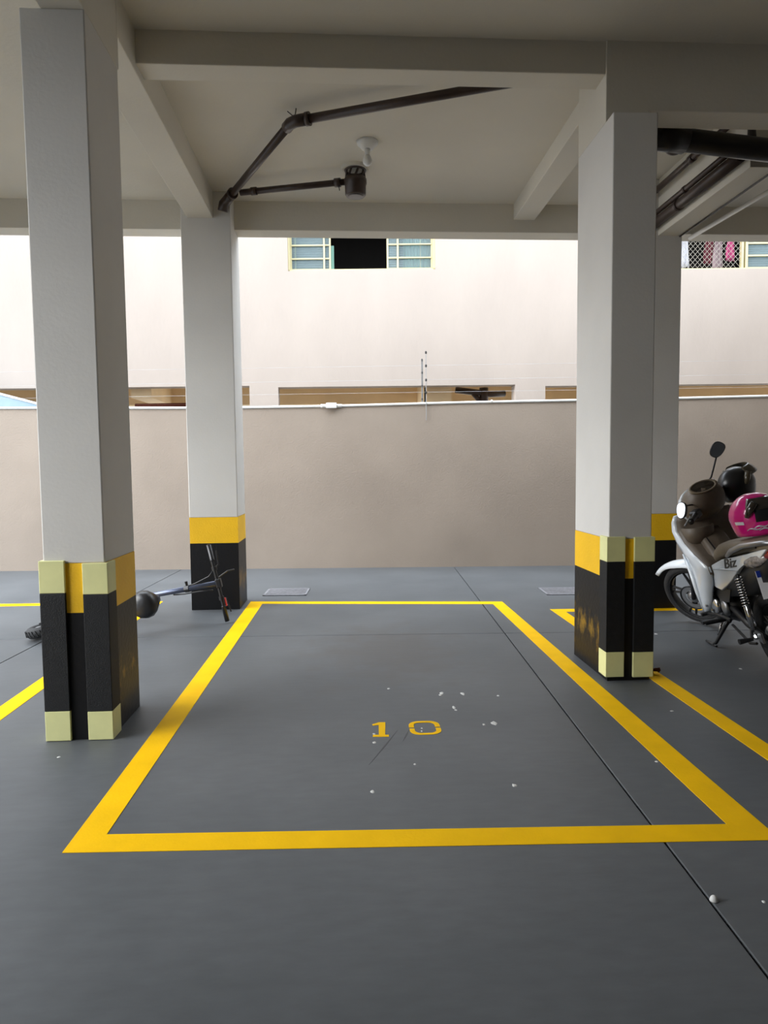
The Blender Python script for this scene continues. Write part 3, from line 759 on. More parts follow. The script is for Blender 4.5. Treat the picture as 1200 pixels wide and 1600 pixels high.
# ------------------------------------------------------------------ motorcycle
HD, LEAN = R(82), R(12)
mF = Vector((cos(HD), sin(HD), 0)); mL0 = Vector((-sin(HD), cos(HD), 0)); zz_ = Vector((0, 0, 1))
mU = zz_ * cos(LEAN) + mL0 * sin(LEAN); mL = mL0 * cos(LEAN) - zz_ * sin(LEAN)
MW = Matrix((mF, mL, mU)).transposed().to_4x4(); MW.translation = Vector((2.747, 3.990, 0.004))
mo = thing('motorcycle', 'white and brown step-through motorcycle leaning on its side stand', 'motorcycle', MW)
STEER = R(40)
ax_a = R(26); ax_p = Vector((1.335, 0, 0)); ax_k = Vector((-sin(ax_a), 0, cos(ax_a)))
ST = Matrix.Translation(ax_p) @ Matrix.Rotation(STEER, 4, ax_k) @ Matrix.Translation(-ax_p)
ST2 = Matrix.Translation(ax_p) @ Matrix.Rotation(R(20), 4, ax_k) @ Matrix.Translation(-ax_p)
def mp_(name, bm, m, par=None, steer=False, **k):
    if steer: bm.transform(ST2 if steer == 2 else ST)
    return obj(name, bm, m, par or mo, **k)
YA = Matrix.Rotation(PI / 2, 4, 'X')       # z axis -> -y
def wheel(cx, r, tw, steer, spokes, disc):
    C = Matrix.Translation((cx, 0, r)) @ YA
    ty = mp_('wheel', torus(B(), r - tw, tw, C, 48, 12, squash=1.15), 'tyre', None, steer, smooth=True)
    bm = B(); rr = r - tw * 1.75
    lathe(bm, [(rr, -0.03), (rr + 0.012, -0.032), (rr + 0.010, 0.0), (rr + 0.012, 0.032), (rr, 0.03), (rr - 0.012, 0.02), (rr - 0.012, -0.02)], C, 40, False)
    mp_('rim', bm, 'moto_black', ty, steer, smooth=True)
    for k in range(spokes):
        a = 2 * PI * k / spokes + 0.3
        for da in (-0.13, 0.13):
            p = C @ Vector((0.04 * cos(a), 0.04 * sin(a), 0)); q = C @ Vector(((rr - 0.005) * cos(a + da), (rr - 0.005) * sin(a + da), 0))
            mp_('spoke', tube(B(), [p, q], [0.014, 0.009], 8), 'moto_black', ty, steer)
    mp_('hub', lathe(B(), [(0.03, -0.07), (0.05, -0.055), (0.055, 0.0), (0.05, 0.05), (0.03, 0.07)], C, 20), 'alloy', ty, steer, smooth=True)
    if disc:
        bm = B(); lathe(bm, [(0.105, 0), (0.105, 0.004), (0.062, 0.004), (0.062, 0)], C @ Matrix.Translation((0, 0, -0.062)), 30, False)
        mp_('brake_disc', bm, 'alloy', ty, steer)
        bm = B(); torus(bm, 0.105, 0.006, C @ Matrix.Translation((0, 0, -0.06)), 30, 6); mp_('disc_edge', bm, 'moto_black', ty, steer)
    return ty
wheel(1.26, 0.276, 0.034, True, 5, True)
wheel(0.0, 0.258, 0.042, False, 5, False)
# fork
for s in (-1, 1):
    mp_('fork_leg', tube(B(), [(1.245, 0.075 * s, 0.276), (1.165, 0.075 * s, 0.45), (1.03, 0.07 * s, 0.76)], [0.018, 0.024, 0.020], 12), 'moto_black', None, True, smooth=True)
mp_('axle', tube(B(), [(1.26, -0.09, 0.276), (1.26, 0.09, 0.276)], 0.010, 10), 'chrome', None, True)
# front mudguard: arched shell
rings = []
for k in range(19):
    a = R(36 + 122 * k / 18); f = k / 18
    wd = 0.066 * (0.12 + 0.88 * min(1, f * 2.6)); rad = 0.318 + 0.045 * (1 - min(1, f * 2.2)) ** 1.5
    rr = []
    for u in range(9):
        t = -1 + 2 * u / 8
        rr.append((1.26 + (rad - 0.035 * t * t) * cos(a), wd * t, 0.276 + (rad - 0.035 * t * t) * sin(a)))
    rings.append(rr)
o = mp_('front_mudguard', loft(B(), rings, closed=False), 'moto_white', None, True, smooth=True)
md = o.modifiers.new('solid', 'SOLIDIFY'); md.thickness = 0.006

# leg shield (white outer)
rows = [(0.24, 0.735, 0.835, 0.150, 0.845), (0.30, 0.675, 0.875, 0.160, 0.895), (0.36, 0.615, 0.905, 0.165, 0.94), (0.50, 0.515, 0.945, 0.172, 1.01), (0.60, 0.490, 0.985, 0.178, 1.06), (0.635, 0.500, 0.995, 0.182, 1.075),
        (0.70, 0.680, 0.995, 0.195, 1.085), (0.78, 0.815, 0.985, 0.210, 1.085), (0.86, 0.885, 0.970, 0.220, 1.07), (0.93, 0.880, 0.945, 0.215, 1.045), (0.975, 0.865, 0.920, 0.200, 1.01)]
def shield_row(z, r, f, b, n):
    L_ = [(r, b - 0.02), (r + (f - r) * 0.30, b + 0.008), (r + (f - r) * 0.62, b), (f, b * 0.80), (f + (n - f) * 0.6, b * 0.45), (n, 0.0)]
    return [(x, y, z) for x, y in L_] + [(x, -y, z) for x, y in L_[-2::-1]]
o = mp_('leg_shield', loft(B(), [shield_row(*q) for q in rows], closed=False), 'moto_white', smooth=True)
md = o.modifiers.new('solid', 'SOLIDIFY'); md.thickness = 0.012; md.offset = 0
# raised fold on the lower leg shield
for s in (1, -1):
    mp_('shield_rib', tube(B(), [(0.98, 0.165 * s, 0.66), (0.82, 0.186 * s, 0.56), (0.78, 0.180 * s, 0.40), (0.77, 0.165 * s, 0.26)], [0.006, 0.016, 0.016, 0.006], 10), 'moto_white', smooth=True)
    mp_('shield_bolt', lathe(B(), [(0.001, 0.006), (0.010, 0.004), (0.010, 0)], align((0.69, 0.168 * s, 0.315), (0, s, 0)), 12), 'alloy', None)
# inner leg shield (brown)
rows2 = [(0.58, 0.490, 0.165, 0.50), (0.64, 0.505, 0.170, 0.54), (0.70, 0.675, 0.182, 0.66), (0.78, 0.805, 0.197, 0.78), (0.86, 0.870, 0.207, 0.845), (0.93, 0.868, 0.202, 0.835), (0.985, 0.85, 0.187, 0.80)]
rings = []
for z, r, b, c in rows2:
    L_ = [(r, b), (r + (c - r) * 0.3, b * 0.75), (c, b * 0.4), (c - 0.03, 0)]
    rings.append([(x, y, z) for x, y in L_] + [(x, -y, z) for x, y in L_[-2::-1]])
o = mp_('inner_shield', loft(B(), rings, closed=False), 'moto_brown', smooth=True)
md = o.modifiers.new('solid', 'SOLIDIFY'); md.thickness = 0.01; md.offset = 0
# glove pocket on the left of the inner shield
def pocket_ring(z, dep, wd, yc=0.075, xb=0.865):
    out = []
    for k in range(13):
        a = PI * k / 12
        out.append((xb - dep * sin(a) ** 0.6, yc + wd * cos(a), z))
    return out
rings = [pocket_ring(0.735, 0.02, 0.06), pocket_ring(0.755, 0.12, 0.095), pocket_ring(0.82, 0.145, 0.108), pocket_ring(0.88, 0.155, 0.112), pocket_ring(0.885, 0.145, 0.104), pocket_ring(0.80, 0.13, 0.09), pocket_ring(0.78, 0.03, 0.05)]
mp_('glove_pocket', loft(B(), rings, closed=False), 'moto_brown', smooth=True)
# centre tunnel between shield and seat
rings = []
for x, zt, zb, hw in ((0.80, 0.80, 0.50, 0.06), (0.70, 0.76, 0.46, 0.085), (0.60, 0.68, 0.44, 0.105), (0.50, 0.66, 0.42, 0.115), (0.35, 0.68, 0.42, 0.12), (0.10, 0.76, 0.48, 0.12), (-0.20, 0.84, 0.62, 0.11), (-0.36, 0.87, 0.74, 0.08)):
    rings.append([(x, hw, zb + 0.02), (x, hw, (zt + zb) / 2), (x, hw * 0.8, zt - 0.02), (x, 0, zt), (x, -hw * 0.8, zt - 0.02), (x, -hw, (zt + zb) / 2), (x, -hw, zb + 0.02), (x, 0, zb)])
mp_('body_tunnel', loft(B(), rings), 'moto_black', smooth=True)
rings = []
for x, zt, hw in ((0.86, 0.88, 0.10), (0.76, 0.83, 0.10), (0.66, 0.76, 0.10), (0.57, 0.685, 0.10), (0.50, 0.655, 0.09)):
    rings.append([(x, hw, zt - 0.05), (x, hw * 0.75, zt - 0.01), (x, 0, zt), (x, -hw * 0.75, zt - 0.01), (x, -hw, zt - 0.05), (x, 0, zt - 0.07)])
mp_('tunnel_cover', loft(B(), rings), 'moto_brown', smooth=True)
mp_('key_slot', prism(B(), [(0.60, 0.060, 0.722), (0.70, 0.066, 0.795), (0.71, 0.058, 0.80), (0.61, 0.050, 0.728)], (0.0, 0.006, 0.006)), 'moto_black')

# side panels
side = [(0.585, 0.615), (0.45, 0.665), (0.321, 0.709), (0.14, 0.750), (-0.038, 0.790), (-0.20, 0.832), (-0.337, 0.868), (-0.24, 0.798), (-0.12, 0.765), (-0.01, 0.725), (0.09, 0.660), (0.189, 0.588), (0.31, 0.52), (0.42, 0.468), (0.51, 0.472), (0.591, 0.483), (0.60, 0.55)]
def side_panel(s):
    bm = B()
    cx = sum(p[0] for p in side) / len(side); cz = sum(p[1] for p in side) / len(side)
    by = lambda x: 0.142 - 0.10 * max(0, -x - 0.05)
    outer = [bm.verts.new((x, s * (by(x) - 0.03), z)) for x, z in side]
    mid = [bm.verts.new((cx + (x - cx) * 0.97, s * by(x), cz + (z - cz) * 0.95)) for x, z in side]
    n = len(side)
    for i in range(n): bm.faces.new((outer[i], outer[(i + 1) % n], mid[(i + 1) % n], mid[i]))
    bm.faces.new(mid); bm.faces.new(outer[::-1])
    bmesh.ops.triangulate(bm, faces=[f for f in bm.faces if len(f.verts) > 4])
    return bm
for s in (1, -1):
    sp = mp_('side_panel', side_panel(s), 'moto_white')
    md = sp.modifiers.new('bevel', 'BEVEL'); md.width = 0.006; md.segments = 2; md.limit_method = 'ANGLE'
    # lettering
    rot = Matrix(((-s, 0, 0), (0, 0, s), (0, 1, 0))).to_4x4()
    tilt = Matrix.Rotation(s * -0.20, 4, 'Y') if False else Matrix()
    xa = Vector((-s, 0, s * 0.22)).normalized(); za = Vector((0, s, 0)); ya = za.cross(xa)
    mt = Matrix((xa, ya, za)).transposed().to_4x4(); mt.translation = Vector((0.185, s * 0.1435, 0.700))
    o = mp_('lettering', text_mesh('Biz', 0.088, mt @ Matrix.Diagonal((2.0, 1, 1, 1))), 'moto_black', sp)
# crease on the side panel
    mp_('panel_crease', tube(B(), [(0.52, s * 0.143, 0.61), (0.30, s * 0.146, 0.645), (0.10, s * 0.143, 0.665)], [0.003, 0.007, 0.002], 8), 'moto_white', sp, smooth=True)

# seat
rings = []
for x, zt, zb, hw in ((0.625, 0.655, 0.630, 0.05), (0.60, 0.69, 0.625, 0.085), (0.52, 0.755, 0.655, 0.105), (0.42, 0.800, 0.690, 0.118), (0.28, 0.835, 0.720, 0.130), (0.12, 0.855, 0.750, 0.136), (-0.02, 0.875, 0.785, 0.138), (-0.18, 0.895, 0.815, 0.132), (-0.34, 0.910, 0.840, 0.115), (-0.44, 0.905, 0.855, 0.085), (-0.47, 0.890, 0.865, 0.05)):
    h = zt - zb; rr = []
    for k in range(16):
        a = 2 * PI * k / 16; c, s = cos(a), sin(a)
        rr.append((x, hw * math.copysign(abs(c) ** 0.55, c), zb + h / 2 + h / 2 * math.copysign(abs(s) ** 0.6, s)))
    rings.append(rr)
mp_('seat', loft(B(), rings), 'seat_brown', smooth=True)
# grab rail
for s in (1, -1):
    mp_('grab_rail', tube(B(), [(0.22, 0.135 * s, 0.745), (0.06, 0.165 * s, 0.805), (-0.12, 0.170 * s, 0.860), (-0.32, 0.135 * s, 0.895), (-0.45, 0.06 * s, 0.895)], [0.012, 0.017, 0.017, 0.014, 0.012], 10), 'alloy', smooth=True)
    mp_('rail_cover', prism(B(), [(0.12, 0.128 * s, 0.765), (-0.05, 0.128 * s, 0.805), (-0.22, 0.118 * s, 0.850), (-0.22, 0.118 * s, 0.872), (-0.02, 0.128 * s, 0.845), (0.08, 0.128 * s, 0.80)], (0, 0.018 * s, 0)), 'moto_black')
# tail: lamps, fender, plate
mp_('tail_lamp', loft(B(), [[(x, y * hw, zc + z * hh) for y, z in ((1, -.6), (1, .6), (.6, 1), (-.6, 1), (-1, .6), (-1, -.6), (-.6, -1), (.6, -1))] for x, hw, zc, hh in ((-0.12, 0.11, 0.79, 0.035), (-0.25, 0.105, 0.815, 0.045), (-0.36, 0.085, 0.835, 0.042), (-0.42, 0.05, 0.845, 0.025))]), 'lamp_red', smooth=True)
for s in (1, -1):
    rings = []
    for x, y, zc, hh, hw in ((0.02, 0.110, 0.726, 0.010, 0.012), (-0.05, 0.118, 0.735, 0.030, 0.03), (-0.13, 0.118, 0.752, 0.040, 0.034), (-0.20, 0.105, 0.775, 0.036, 0.03), (-0.25, 0.09, 0.79, 0.016, 0.016)):
        rings.append([(x, s * (y + hw * cos(2 * PI * k / 10)), zc + hh * sin(2 * PI * k / 10)) for k in range(10)])
    mp_('turn_signal', loft(B(), rings), 'lamp_clear', smooth=True)
rings = []
for x, z, hw, th in ((0.22, 0.56, 0.11, 0.06), (0.10, 0.65, 0.115, 0.05), (-0.02, 0.69, 0.115, 0.05), (-0.11, 0.69, 0.10, 0.05), (-0.135, 0.60, 0.085, 0.03), (-0.165, 0.50, 0.08, 0.02), (-0.20, 0.42, 0.07, 0.012)):
    rings.append([(x + th, hw, z), (x, hw, z + th * 0.6), (x, -hw, z + th * 0.6), (x + th, -hw, z)])
mp_('rear_fender', loft(B(), rings), 'moto_black')
pl = mp_('licence_plate', prism(B(), [(-0.155, 0.135, 0.700), (-0.155, -0.065, 0.700), (-0.200, -0.065, 0.535), (-0.200, 0.135, 0.535)], (-0.004, 0, 0.001)), 'plate_white')
mp_('plate_header', prism(B(), [(-0.1595, 0.1345, 0.701), (-0.1595, -0.0645, 0.701), (-0.1705, -0.0645, 0.663), (-0.1705, 0.1345, 0.663)], (-0.0015, 0, 0.0004)), 'plate_blue', pl)
mp_('plate_bolt', lathe(B(), [(0.001, 0.004), (0.006, 0.003), (0.006, 0)], align((-0.168, 0.085, 0.680), (-1, 0, 0.3)), 8), 'plate_white', pl)
# shocks
for s in (1, -1):
    a, b = Vector((0.085, 0.145 * s, 0.645)), Vector((0.025, 0.135 * s, 0.290))
    d = (b - a); sh = mp_('rear_shock', tube(B(), [a, a + d * 0.56], 0.011, 10), 'moto_black')
    mp_('shock_tube', tube(B(), [a + d * 0.55, a + d * 0.57, a + d * 0.93, a + d * 0.94, b], [0.016, 0.021, 0.021, 0.013, 0.013], 14), 'chrome', sh, smooth=True)
    n = d.normalized(); u = n.cross(Vector((0, 1, 0))).normalized(); v = n.cross(u)
    pts = [a + d * (0.05 + 0.52 * k / 110) + (u * cos(2 * PI * k / 10) + v * sin(2 * PI * k / 10)) * 0.022 for k in range(111)]
    mp_('spring', tube(B(), pts, 0.0042, 6), 'chrome', sh, smooth=True)
# swing arm, chain case, axle
for s in (1, -1):
    mp_('swing_arm', tube(B(), [(0.42, 0.085 * s, 0.345), (0.18, 0.10 * s, 0.285), (-0.05, 0.105 * s, 0.255)], [0.024, 0.022, 0.018], 10), 'moto_black', smooth=True)
    mp_('axle_adjuster', prism(B(), [(0.03, 0.118 * s, 0.235), (0.03, 0.118 * s, 0.290), (-0.05, 0.118 * s, 0.285), (-0.07, 0.118 * s, 0.225)], (0, 0.014 * s, 0)), 'alloy')
    mp_('axle_nut', lathe(B(), [(0.018, 0), (0.018, 0.018), (0.01, 0.028), (0.001, 0.03)], align((-0.015, 0.132 * s, 0.258), (0, s, 0)), 8), 'chrome')
# engine
rings = []
for x, zt, zb, hw in ((0.36, 0.42, 0.29, 0.06), (0.40, 0.455, 0.24, 0.10), (0.52, 0.46, 0.205, 0.115), (0.62, 0.44, 0.21, 0.115), (0.70, 0.405, 0.25, 0.09), (0.80, 0.39, 0.29, 0.065), (0.86, 0.37, 0.30, 0.05)):
    zc, hh = (zt + zb) / 2, (zt - zb) / 2
    rings.append([(x, hw * cos(2 * PI * k / 14), zc + hh * sin(2 * PI * k / 14)) for k in range(14)])
en = mp_('engine', loft(B(), rings), 'moto_black', smooth=True)
mp_('crank_cover', lathe(B(), [(0.072, 0), (0.070, 0.022), (0.055, 0.034), (0.02, 0.038), (0.001, 0.038)], align((0.625, 0.108, 0.325), (0, 1, 0)), 24), 'chrome', en, smooth=True)
mp_('sprocket_cover', lathe(B(), [(0.055, 0), (0.05, 0.02), (0.03, 0.028), (0.001, 0.028)], align((0.47, 0.105, 0.335), (0, 1, 0)), 20), 'alloy', en, smooth=True)
mp_('frame_cover', prism(B(), [(0.63, 0.105, 0.475), (0.46, 0.105, 0.475), (0.30, 0.105, 0.50), (0.36, 0.105, 0.40), (0.50, 0.105, 0.37), (0.58, 0.105, 0.43)], (0, 0.02, 0)), 'moto_black')
mp_('muffler', tube(B(), [(0.72, -0.10, 0.24), (0.40, -0.15, 0.22), (0.20, -0.16, 0.25), (-0.25, -0.17, 0.32)], [0.016, 0.018, 0.042, 0.046], 14), 'moto_black', smooth=True)
# footrests, pedals
mp_('foot_bar', tube(B(), [(0.56, -0.24, 0.225), (0.56, 0.24, 0.225)], 0.011, 10), 'moto_black')
for s in (1, -1):
    mp_('foot_peg', loft(B(), [[(0.56 + 0.026 * cos(2 * PI * k / 8), s * y, 0.238 + 0.014 * sin(2 * PI * k / 8)) for k in range(8)] for y in (0.155, 0.265)]), 'moto_black')
    mp_('pillion_peg', tube(B(), [(0.10, 0.12 * s, 0.275), (-0.005, 0.17 * s, 0.245), (-0.010, 0.25 * s, 0.245)], [0.010, 0.012, 0.018], 10), 'moto_black')
mp_('gear_pedal', tube(B(), [(0.72, 0.15, 0.245), (0.60, 0.14, 0.265), (0.47, 0.14, 0.275), (0.34, 0.145, 0.285), (0.30, 0.17, 0.29)], [0.014, 0.009, 0.012, 0.009, 0.013], 10), 'moto_black', smooth=True)
mp_('gear_pedal_pad', tube(B(), [(0.735, 0.13, 0.245), (0.735, 0.20, 0.245)], 0.015, 10), 'moto_black')
mp_('side_stand', tube(B(), [(0.50, 0.10, 0.235), (0.52, 0.12, 0.20), (0.585, 0.185, 0.070), (0.60, 0.200, 0.054)], [0.015, 0.014, 0.012, 0.012], 10), 'moto_black', smooth=True)
mp_('stand_foot', tube(B(), [(0.56, 0.197, 0.050), (0.66, 0.203, 0.053), (0.72, 0.205, 0.052)], [0.008, 0.011, 0.008], 8), 'moto_black')
mp_('stand_spring', tube(B(), [(0.56, 0.125, 0.215), (0.59, 0.16, 0.12)], 0.009, 8), 'chrome', smooth=True)
mp_('rear_brake_link', tube(B(), [(0.45, 0.10, 0.215), (0.16, 0.12, 0.165), (0.06, 0.12, 0.19)], 0.009, 8), 'moto_black')

# handlebar unit (turns with the fork)
def cowl(t0, t1, r, c):
    # front or rear part of an egg-shaped cover, axis along x
    rings = []
    for i in range(11):
        t = t0 + (t1 - t0) * i / 10
        t = min(max(t, 0.06), PI - 0.06)
        rings.append([(c[0] + r[0] * cos(t), c[1] + r[1] * sin(t) ** 0.75 * math.copysign(abs(cos(a)) ** 0.8, cos(a)), c[2] + r[2] * sin(t) ** 0.75 * math.copysign(abs(sin(a)) ** 0.85, sin(a)) - 0.25 * r[0] * cos(t)) for a in [2 * PI * k / 20 for k in range(20)]])
    return loft(B(), rings)
hc = mp_('headlamp_cowl', cowl(0, PI * 0.46, (0.16, 0.165, 0.135), (0.84, 0, 1.05)), 'moto_white', None, 2, smooth=True)
dc = mp_('dash_cover', cowl(PI * 0.38, PI, (0.14, 0.163, 0.132), (0.825, 0, 1.05)), 'moto_brown', None, 2, smooth=True)
gn = Vector((-0.66, 0.18, 0.72))
mp_('instrument_rim', torus(B(), 0.070, 0.010, align((0.729, 0.028, 1.173), gn) @ Matrix.Diagonal((1.35, 0.72, 1, 1)), 28, 8), 'seat_brown', dc, 2, smooth=True)
mp_('instrument_face', lathe(B(), [(0.060, -0.07), (0.072, 0), (0.070, 0.006), (0.001, 0.008)], align((0.729, 0.028, 1.170), gn) @ Matrix.Diagonal((1.35, 0.72, 1, 1)), 28), 'visor_smoke', dc, 2)
mp_('headlamp', ellipsoid(B(), (0.965, 0, 1.005), (0.035, 0.075, 0.055), 20, 10), 'lamp_clear', None, 2, smooth=True)
for s in (1, -1):
    mp_('handlebar', tube(B(), [(0.82, 0.0, 1.03), (0.80, 0.14 * s, 1.03), (0.72, 0.34 * s, 1.055)], 0.011, 10), 'moto_black', None, True)
    mp_('grip', tube(B(), [(0.77, 0.215 * s, 1.039), (0.765, 0.22 * s, 1.040), (0.720, 0.34 * s, 1.055), (0.715, 0.355 * s, 1.057)], [0.024, 0.018, 0.018, 0.022], 12), 'moto_black', None, True, smooth=True)
    mp_('switch_box', box(B(), 0.755, 0.815, min(0.15 * s, 0.215 * s), max(0.15 * s, 0.215 * s), 1.01, 1.065), 'moto_black', None, True, bevel=0.008)
    mp_('lever', tube(B(), [(0.83, 0.16 * s, 1.03), (0.83, 0.22 * s, 1.02), (0.79, 0.34 * s, 1.025)], [0.009, 0.007, 0.006], 8), 'alloy', None, True)
# mirrors
def mirror(stalk, c, nrm, up, a, b):
    st = mp_('mirror_stalk', tube(B(), stalk, 0.0065, 8), 'moto_black', smooth=True)
    z = Vector(nrm).normalized(); y = (Vector(up) - z * Vector(up).dot(z)).normalized(); x = y.cross(z)
    mt = Matrix((x, y, z)).transposed().to_4x4(); mt.translation = Vector(c)
    def ring(sc, h): return [mt @ Vector((sc * a * math.copysign(abs(cos(2 * PI * k / 24)) ** 0.8, cos(2 * PI * k / 24)) * (1 + 0.12 * sin(2 * PI * k / 24)), sc * b * math.copysign(abs(sin(2 * PI * k / 24)) ** 0.8, sin(2 * PI * k / 24)), h)) for k in range(24)]
    mp_('mirror_shell', loft(B(), [ring(0.5, -0.035), ring(0.85, -0.025), ring(1.0, -0.005), ring(1.0, 0.004), ring(0.93, 0.005)]), 'moto_black', st, smooth=True)
    mp_('mirror_glass', loft(B(), [ring(0.90, 0.003), ring(0.90, 0.0065)]), 'mirror', st)
SV = lambda p: ST @ Vector(p)
MIR_L = ((0.80, 0.15, 1.10), (0.79, 0.22, 1.13), (0.76, 0.30, 1.135))
MIR_R = ((0.83, -0.11, 1.13), (0.80, -0.18, 1.16), (0.765, -0.285, 1.265))
mirror([SV(p) for p in MIR_L], SV((0.75, 0.345, 1.150)), (-0.57, 0.79, 0.25), (0.15, -0.35, 1), 0.036, 0.060)
mirror([SV(p) for p in MIR_R], SV((0.756, -0.325, 1.312)), (-0.9, 0.1, -0.15), (0, -0.6, 0.8), 0.048, 0.062)

# ------------------------------------------------------------------ helmets
HW = MW @ Matrix.Translation((0.02, 0.0, 0.885)) @ Matrix.Rotation(R(-128), 4, 'Z')
hp = thing('helmet', 'glossy pink full-face helmet with a dark visor resting on the motorcycle seat', 'helmet', HW)
def helmet(root, shell, visor, scale=1.0, lift=None):
    s = scale
    rings = []
    for i in range(15):
        f = i / 14
        z = 0.005 + 0.255 * f
        # profile: radius along x (front, back) and y, by height
        k = math.sqrt(max(0.0, 1 - ((f - 0.42) / 0.60) ** 2)) if f > 0.42 else 0.80 + 0.20 * (f / 0.42) ** 0.7
        fx = 0.165 * k * (1.03 if f < 0.3 else 1.0); bx = 0.150 * k; ry = 0.125 * k
        rings.append([Vector(((fx if cos(a) > 0 else bx) * cos(a), ry * sin(a), z)) * s for a in [2 * PI * q / 28 for q in range(28)]])
    sh = obj('shell', loft(B(), rings), shell, root, smooth=True)
    # dark eye port wrapping the front
    def band(a0, a1, zs, off, n=22):
        out = []
        for zf in zs:
            f = (zf - 0.005) / 0.255
            k = math.sqrt(max(0.0, 1 - ((f - 0.42) / 0.60) ** 2)) if f > 0.42 else 0.80 + 0.20 * (f / 0.42) ** 0.7
            row = []
            for q in range(n + 1):
                a = a0 + (a1 - a0) * q / n
                fx = (0.165 if cos(a) > 0 else 0.150) * k * (1.03 if f < 0.3 else 1.0) + off
                row.append(Vector((fx * cos(a), (0.125 * k + off) * sin(a), zf)) * s)
            out.append(row)
        return loft(B(), out, closed=False)
    o = obj('eye_port', band(R(-78), R(78), [0.095, 0.115, 0.135, 0.155, 0.170], 0.002), 'helmet_black', root, smooth=True)
    vb = band(R(-95), R(95), [0.170, 0.185, 0.200, 0.215, 0.228, 0.238], 0.008)
    if lift: vb.transform(lift)
    o = obj('visor', vb, visor, root, smooth=True)
    md = o.modifiers.new('solid', 'SOLIDIFY'); md.thickness = 0.003
    for sd in (1, -1):
        obj('visor_arm', tube(B(), [Vector((0.045, 0.118 * sd, 0.215)) * s, Vector((0.015, 0.128 * sd, 0.175)) * s, Vector((-0.012, 0.130 * sd, 0.130)) * s], [0.022 * s, 0.024 * s, 0.014 * s], 10), visor, root, smooth=True)
    return band
band = helmet(hp, 'helmet_pink', 'visor_smoke')
obj('sticker', band(R(-128), R(-104), [0.085, 0.105], 0.0015, 8), 'plate_white', hp)
for a0, a1, z0, z1 in ((-100, -70, 0.045, 0.060), (-85, -55, 0.055, 0.075), (-75, -40, 0.040, 0.052)):
    bm = B(); pts = []
    for k in range(13):
        f = k / 12; a = R(a0 + (a1 - a0) * f); z = z0 + (z1 - z0) * f + 0.008 * sin(f * 6)
        kk = 0.80 + 0.20 * (max(0.01, (z - 0.005) / 0.255) / 0.42) ** 0.7
        pts.append(Vector((0.170 * kk * 1.03 * cos(a), 0.1265 * kk * sin(a), z)))
    tube(bm, pts, [0.0015 + 0.004 * sin(PI * k / 12) for k in range(13)], 6)
    obj('silver_swirl', bm, 'decal_silver', hp, smooth=True)

HB = Matrix.Translation((MW @ ST @ Vector((0.78, -0.33, 0.94))) + Vector((0.02, -0.02, -0.035))) @ Matrix.Rotation(R(12), 4, 'Z') @ Matrix.Rotation(R(-22), 4, 'Y')
hb = thing('helmet', 'matt black helmet with a raised brown visor hanging on the motorcycle handlebar', 'helmet', HB)
band = helmet(hb, 'helmet_black', 'visor_olive', 0.92, Matrix.Translation((0.035, 0, -0.015)) @ Matrix.Diagonal((1.08, 1.0, 1.15, 1)))
bm = B(); tube(bm, [Vector((-0.10, 0.085, 0.20)), Vector((-0.125, 0.065, 0.17)), Vector((-0.11, 0.095, 0.15)), Vector((-0.13, 0.070, 0.11)), Vector((-0.115, 0.09, 0.08))], [0.003, 0.006, 0.004, 0.007, 0.003], 6)
obj('pale_emblem', bm, 'decal_silver', hb)
obj('chin_strap', tube(B(), [Vector((0.0, 0.10, 0.02)), Vector((0.02, 0.05, -0.06)), Vector((0.02, -0.05, -0.06)), Vector((0, -0.10, 0.02))], 0.008, 6), 'moto_black', hb)

# ------------------------------------------------------------------ scooter lying on its side behind the nearest column
TL = R(12)
sU = Vector((cos(TL), 0.0, sin(TL))); sL = Vector((-sin(TL), 0, cos(TL))); # forward points away from the viewer
sF = Vector((0, 1, 0))
SW = Matrix((sF, sL, sU)).transposed().to_4x4(); SW.translation = Vector((-2.49, 5.32, 0.047))
sc = thing('kick_scooter', 'black electric scooter with a saddle lying on its side behind the nearest column', 'scooter', SW)
def sp2(name, bm, m, par=None, **k): return obj(name, bm, m, par or sc, **k)
# local: x forward, y lateral (up when lying), z scooter-up
for cx in (0.0, 0.86):
    C = Matrix.Translation((cx, 0, 0.14)) @ YA
    wt = sp2('wheel', torus(B(), 0.105, 0.036, C, 40, 12, squash=1.2), 'tyre', smooth=True)
    sp2('rim', lathe(B(), [(0.078, -0.03), (0.070, -0.02), (0.070, 0.02), (0.078, 0.03)], C, 28, False), 'alloy', wt)
    for k in range(5):
        a = 2 * PI * k / 5; p = C @ Vector((0.02 * cos(a), 0.02 * sin(a), 0)); q = C @ Vector((0.072 * cos(a), 0.072 * sin(a), 0))
        sp2('spoke', tube(B(), [p, q], 0.009, 8), 'alloy', wt)
    sp2('hub', lathe(B(), [(0.02, -0.045), (0.03, -0.03), (0.03, 0.03), (0.02, 0.045)], C, 16), 'scooter_black', wt)
    for k in range(28):
        a = 2 * PI * k / 28; p = C @ Vector((0.141 * cos(a), 0.141 * sin(a), 0.022)); q = C @ Vector((0.141 * cos(a + 0.1), 0.141 * sin(a + 0.1), -0.022))
        sp2('tread_block', tube(B(), [p, (p + q) / 2, q], 0.004, 4), 'tyre', wt)
sp2('deck', box(B(), 0.16, 0.72, -0.066, 0.085, 0.10, 0.17), 'scooter_black', bevel=0.012)
sp2('rear_fork', box(B(), -0.03, 0.2, 0.048, 0.062, 0.115, 0.16), 'scooter_black')
sp2('rear_fork', box(B(), -0.03, 0.2, -0.062, -0.048, 0.115, 0.16), 'scooter_black')
sp2('rear_mudguard', loft(B(), [[(0.165 * cos(R(a)), y, 0.14 + 0.165 * sin(R(a))) for y in (-0.045, 0.045)] for a in range(20, 130, 10)], closed=False), 'scooter_black').modifiers.new('solid', 'SOLIDIFY').thickness = 0.006
HBAR = 1.43
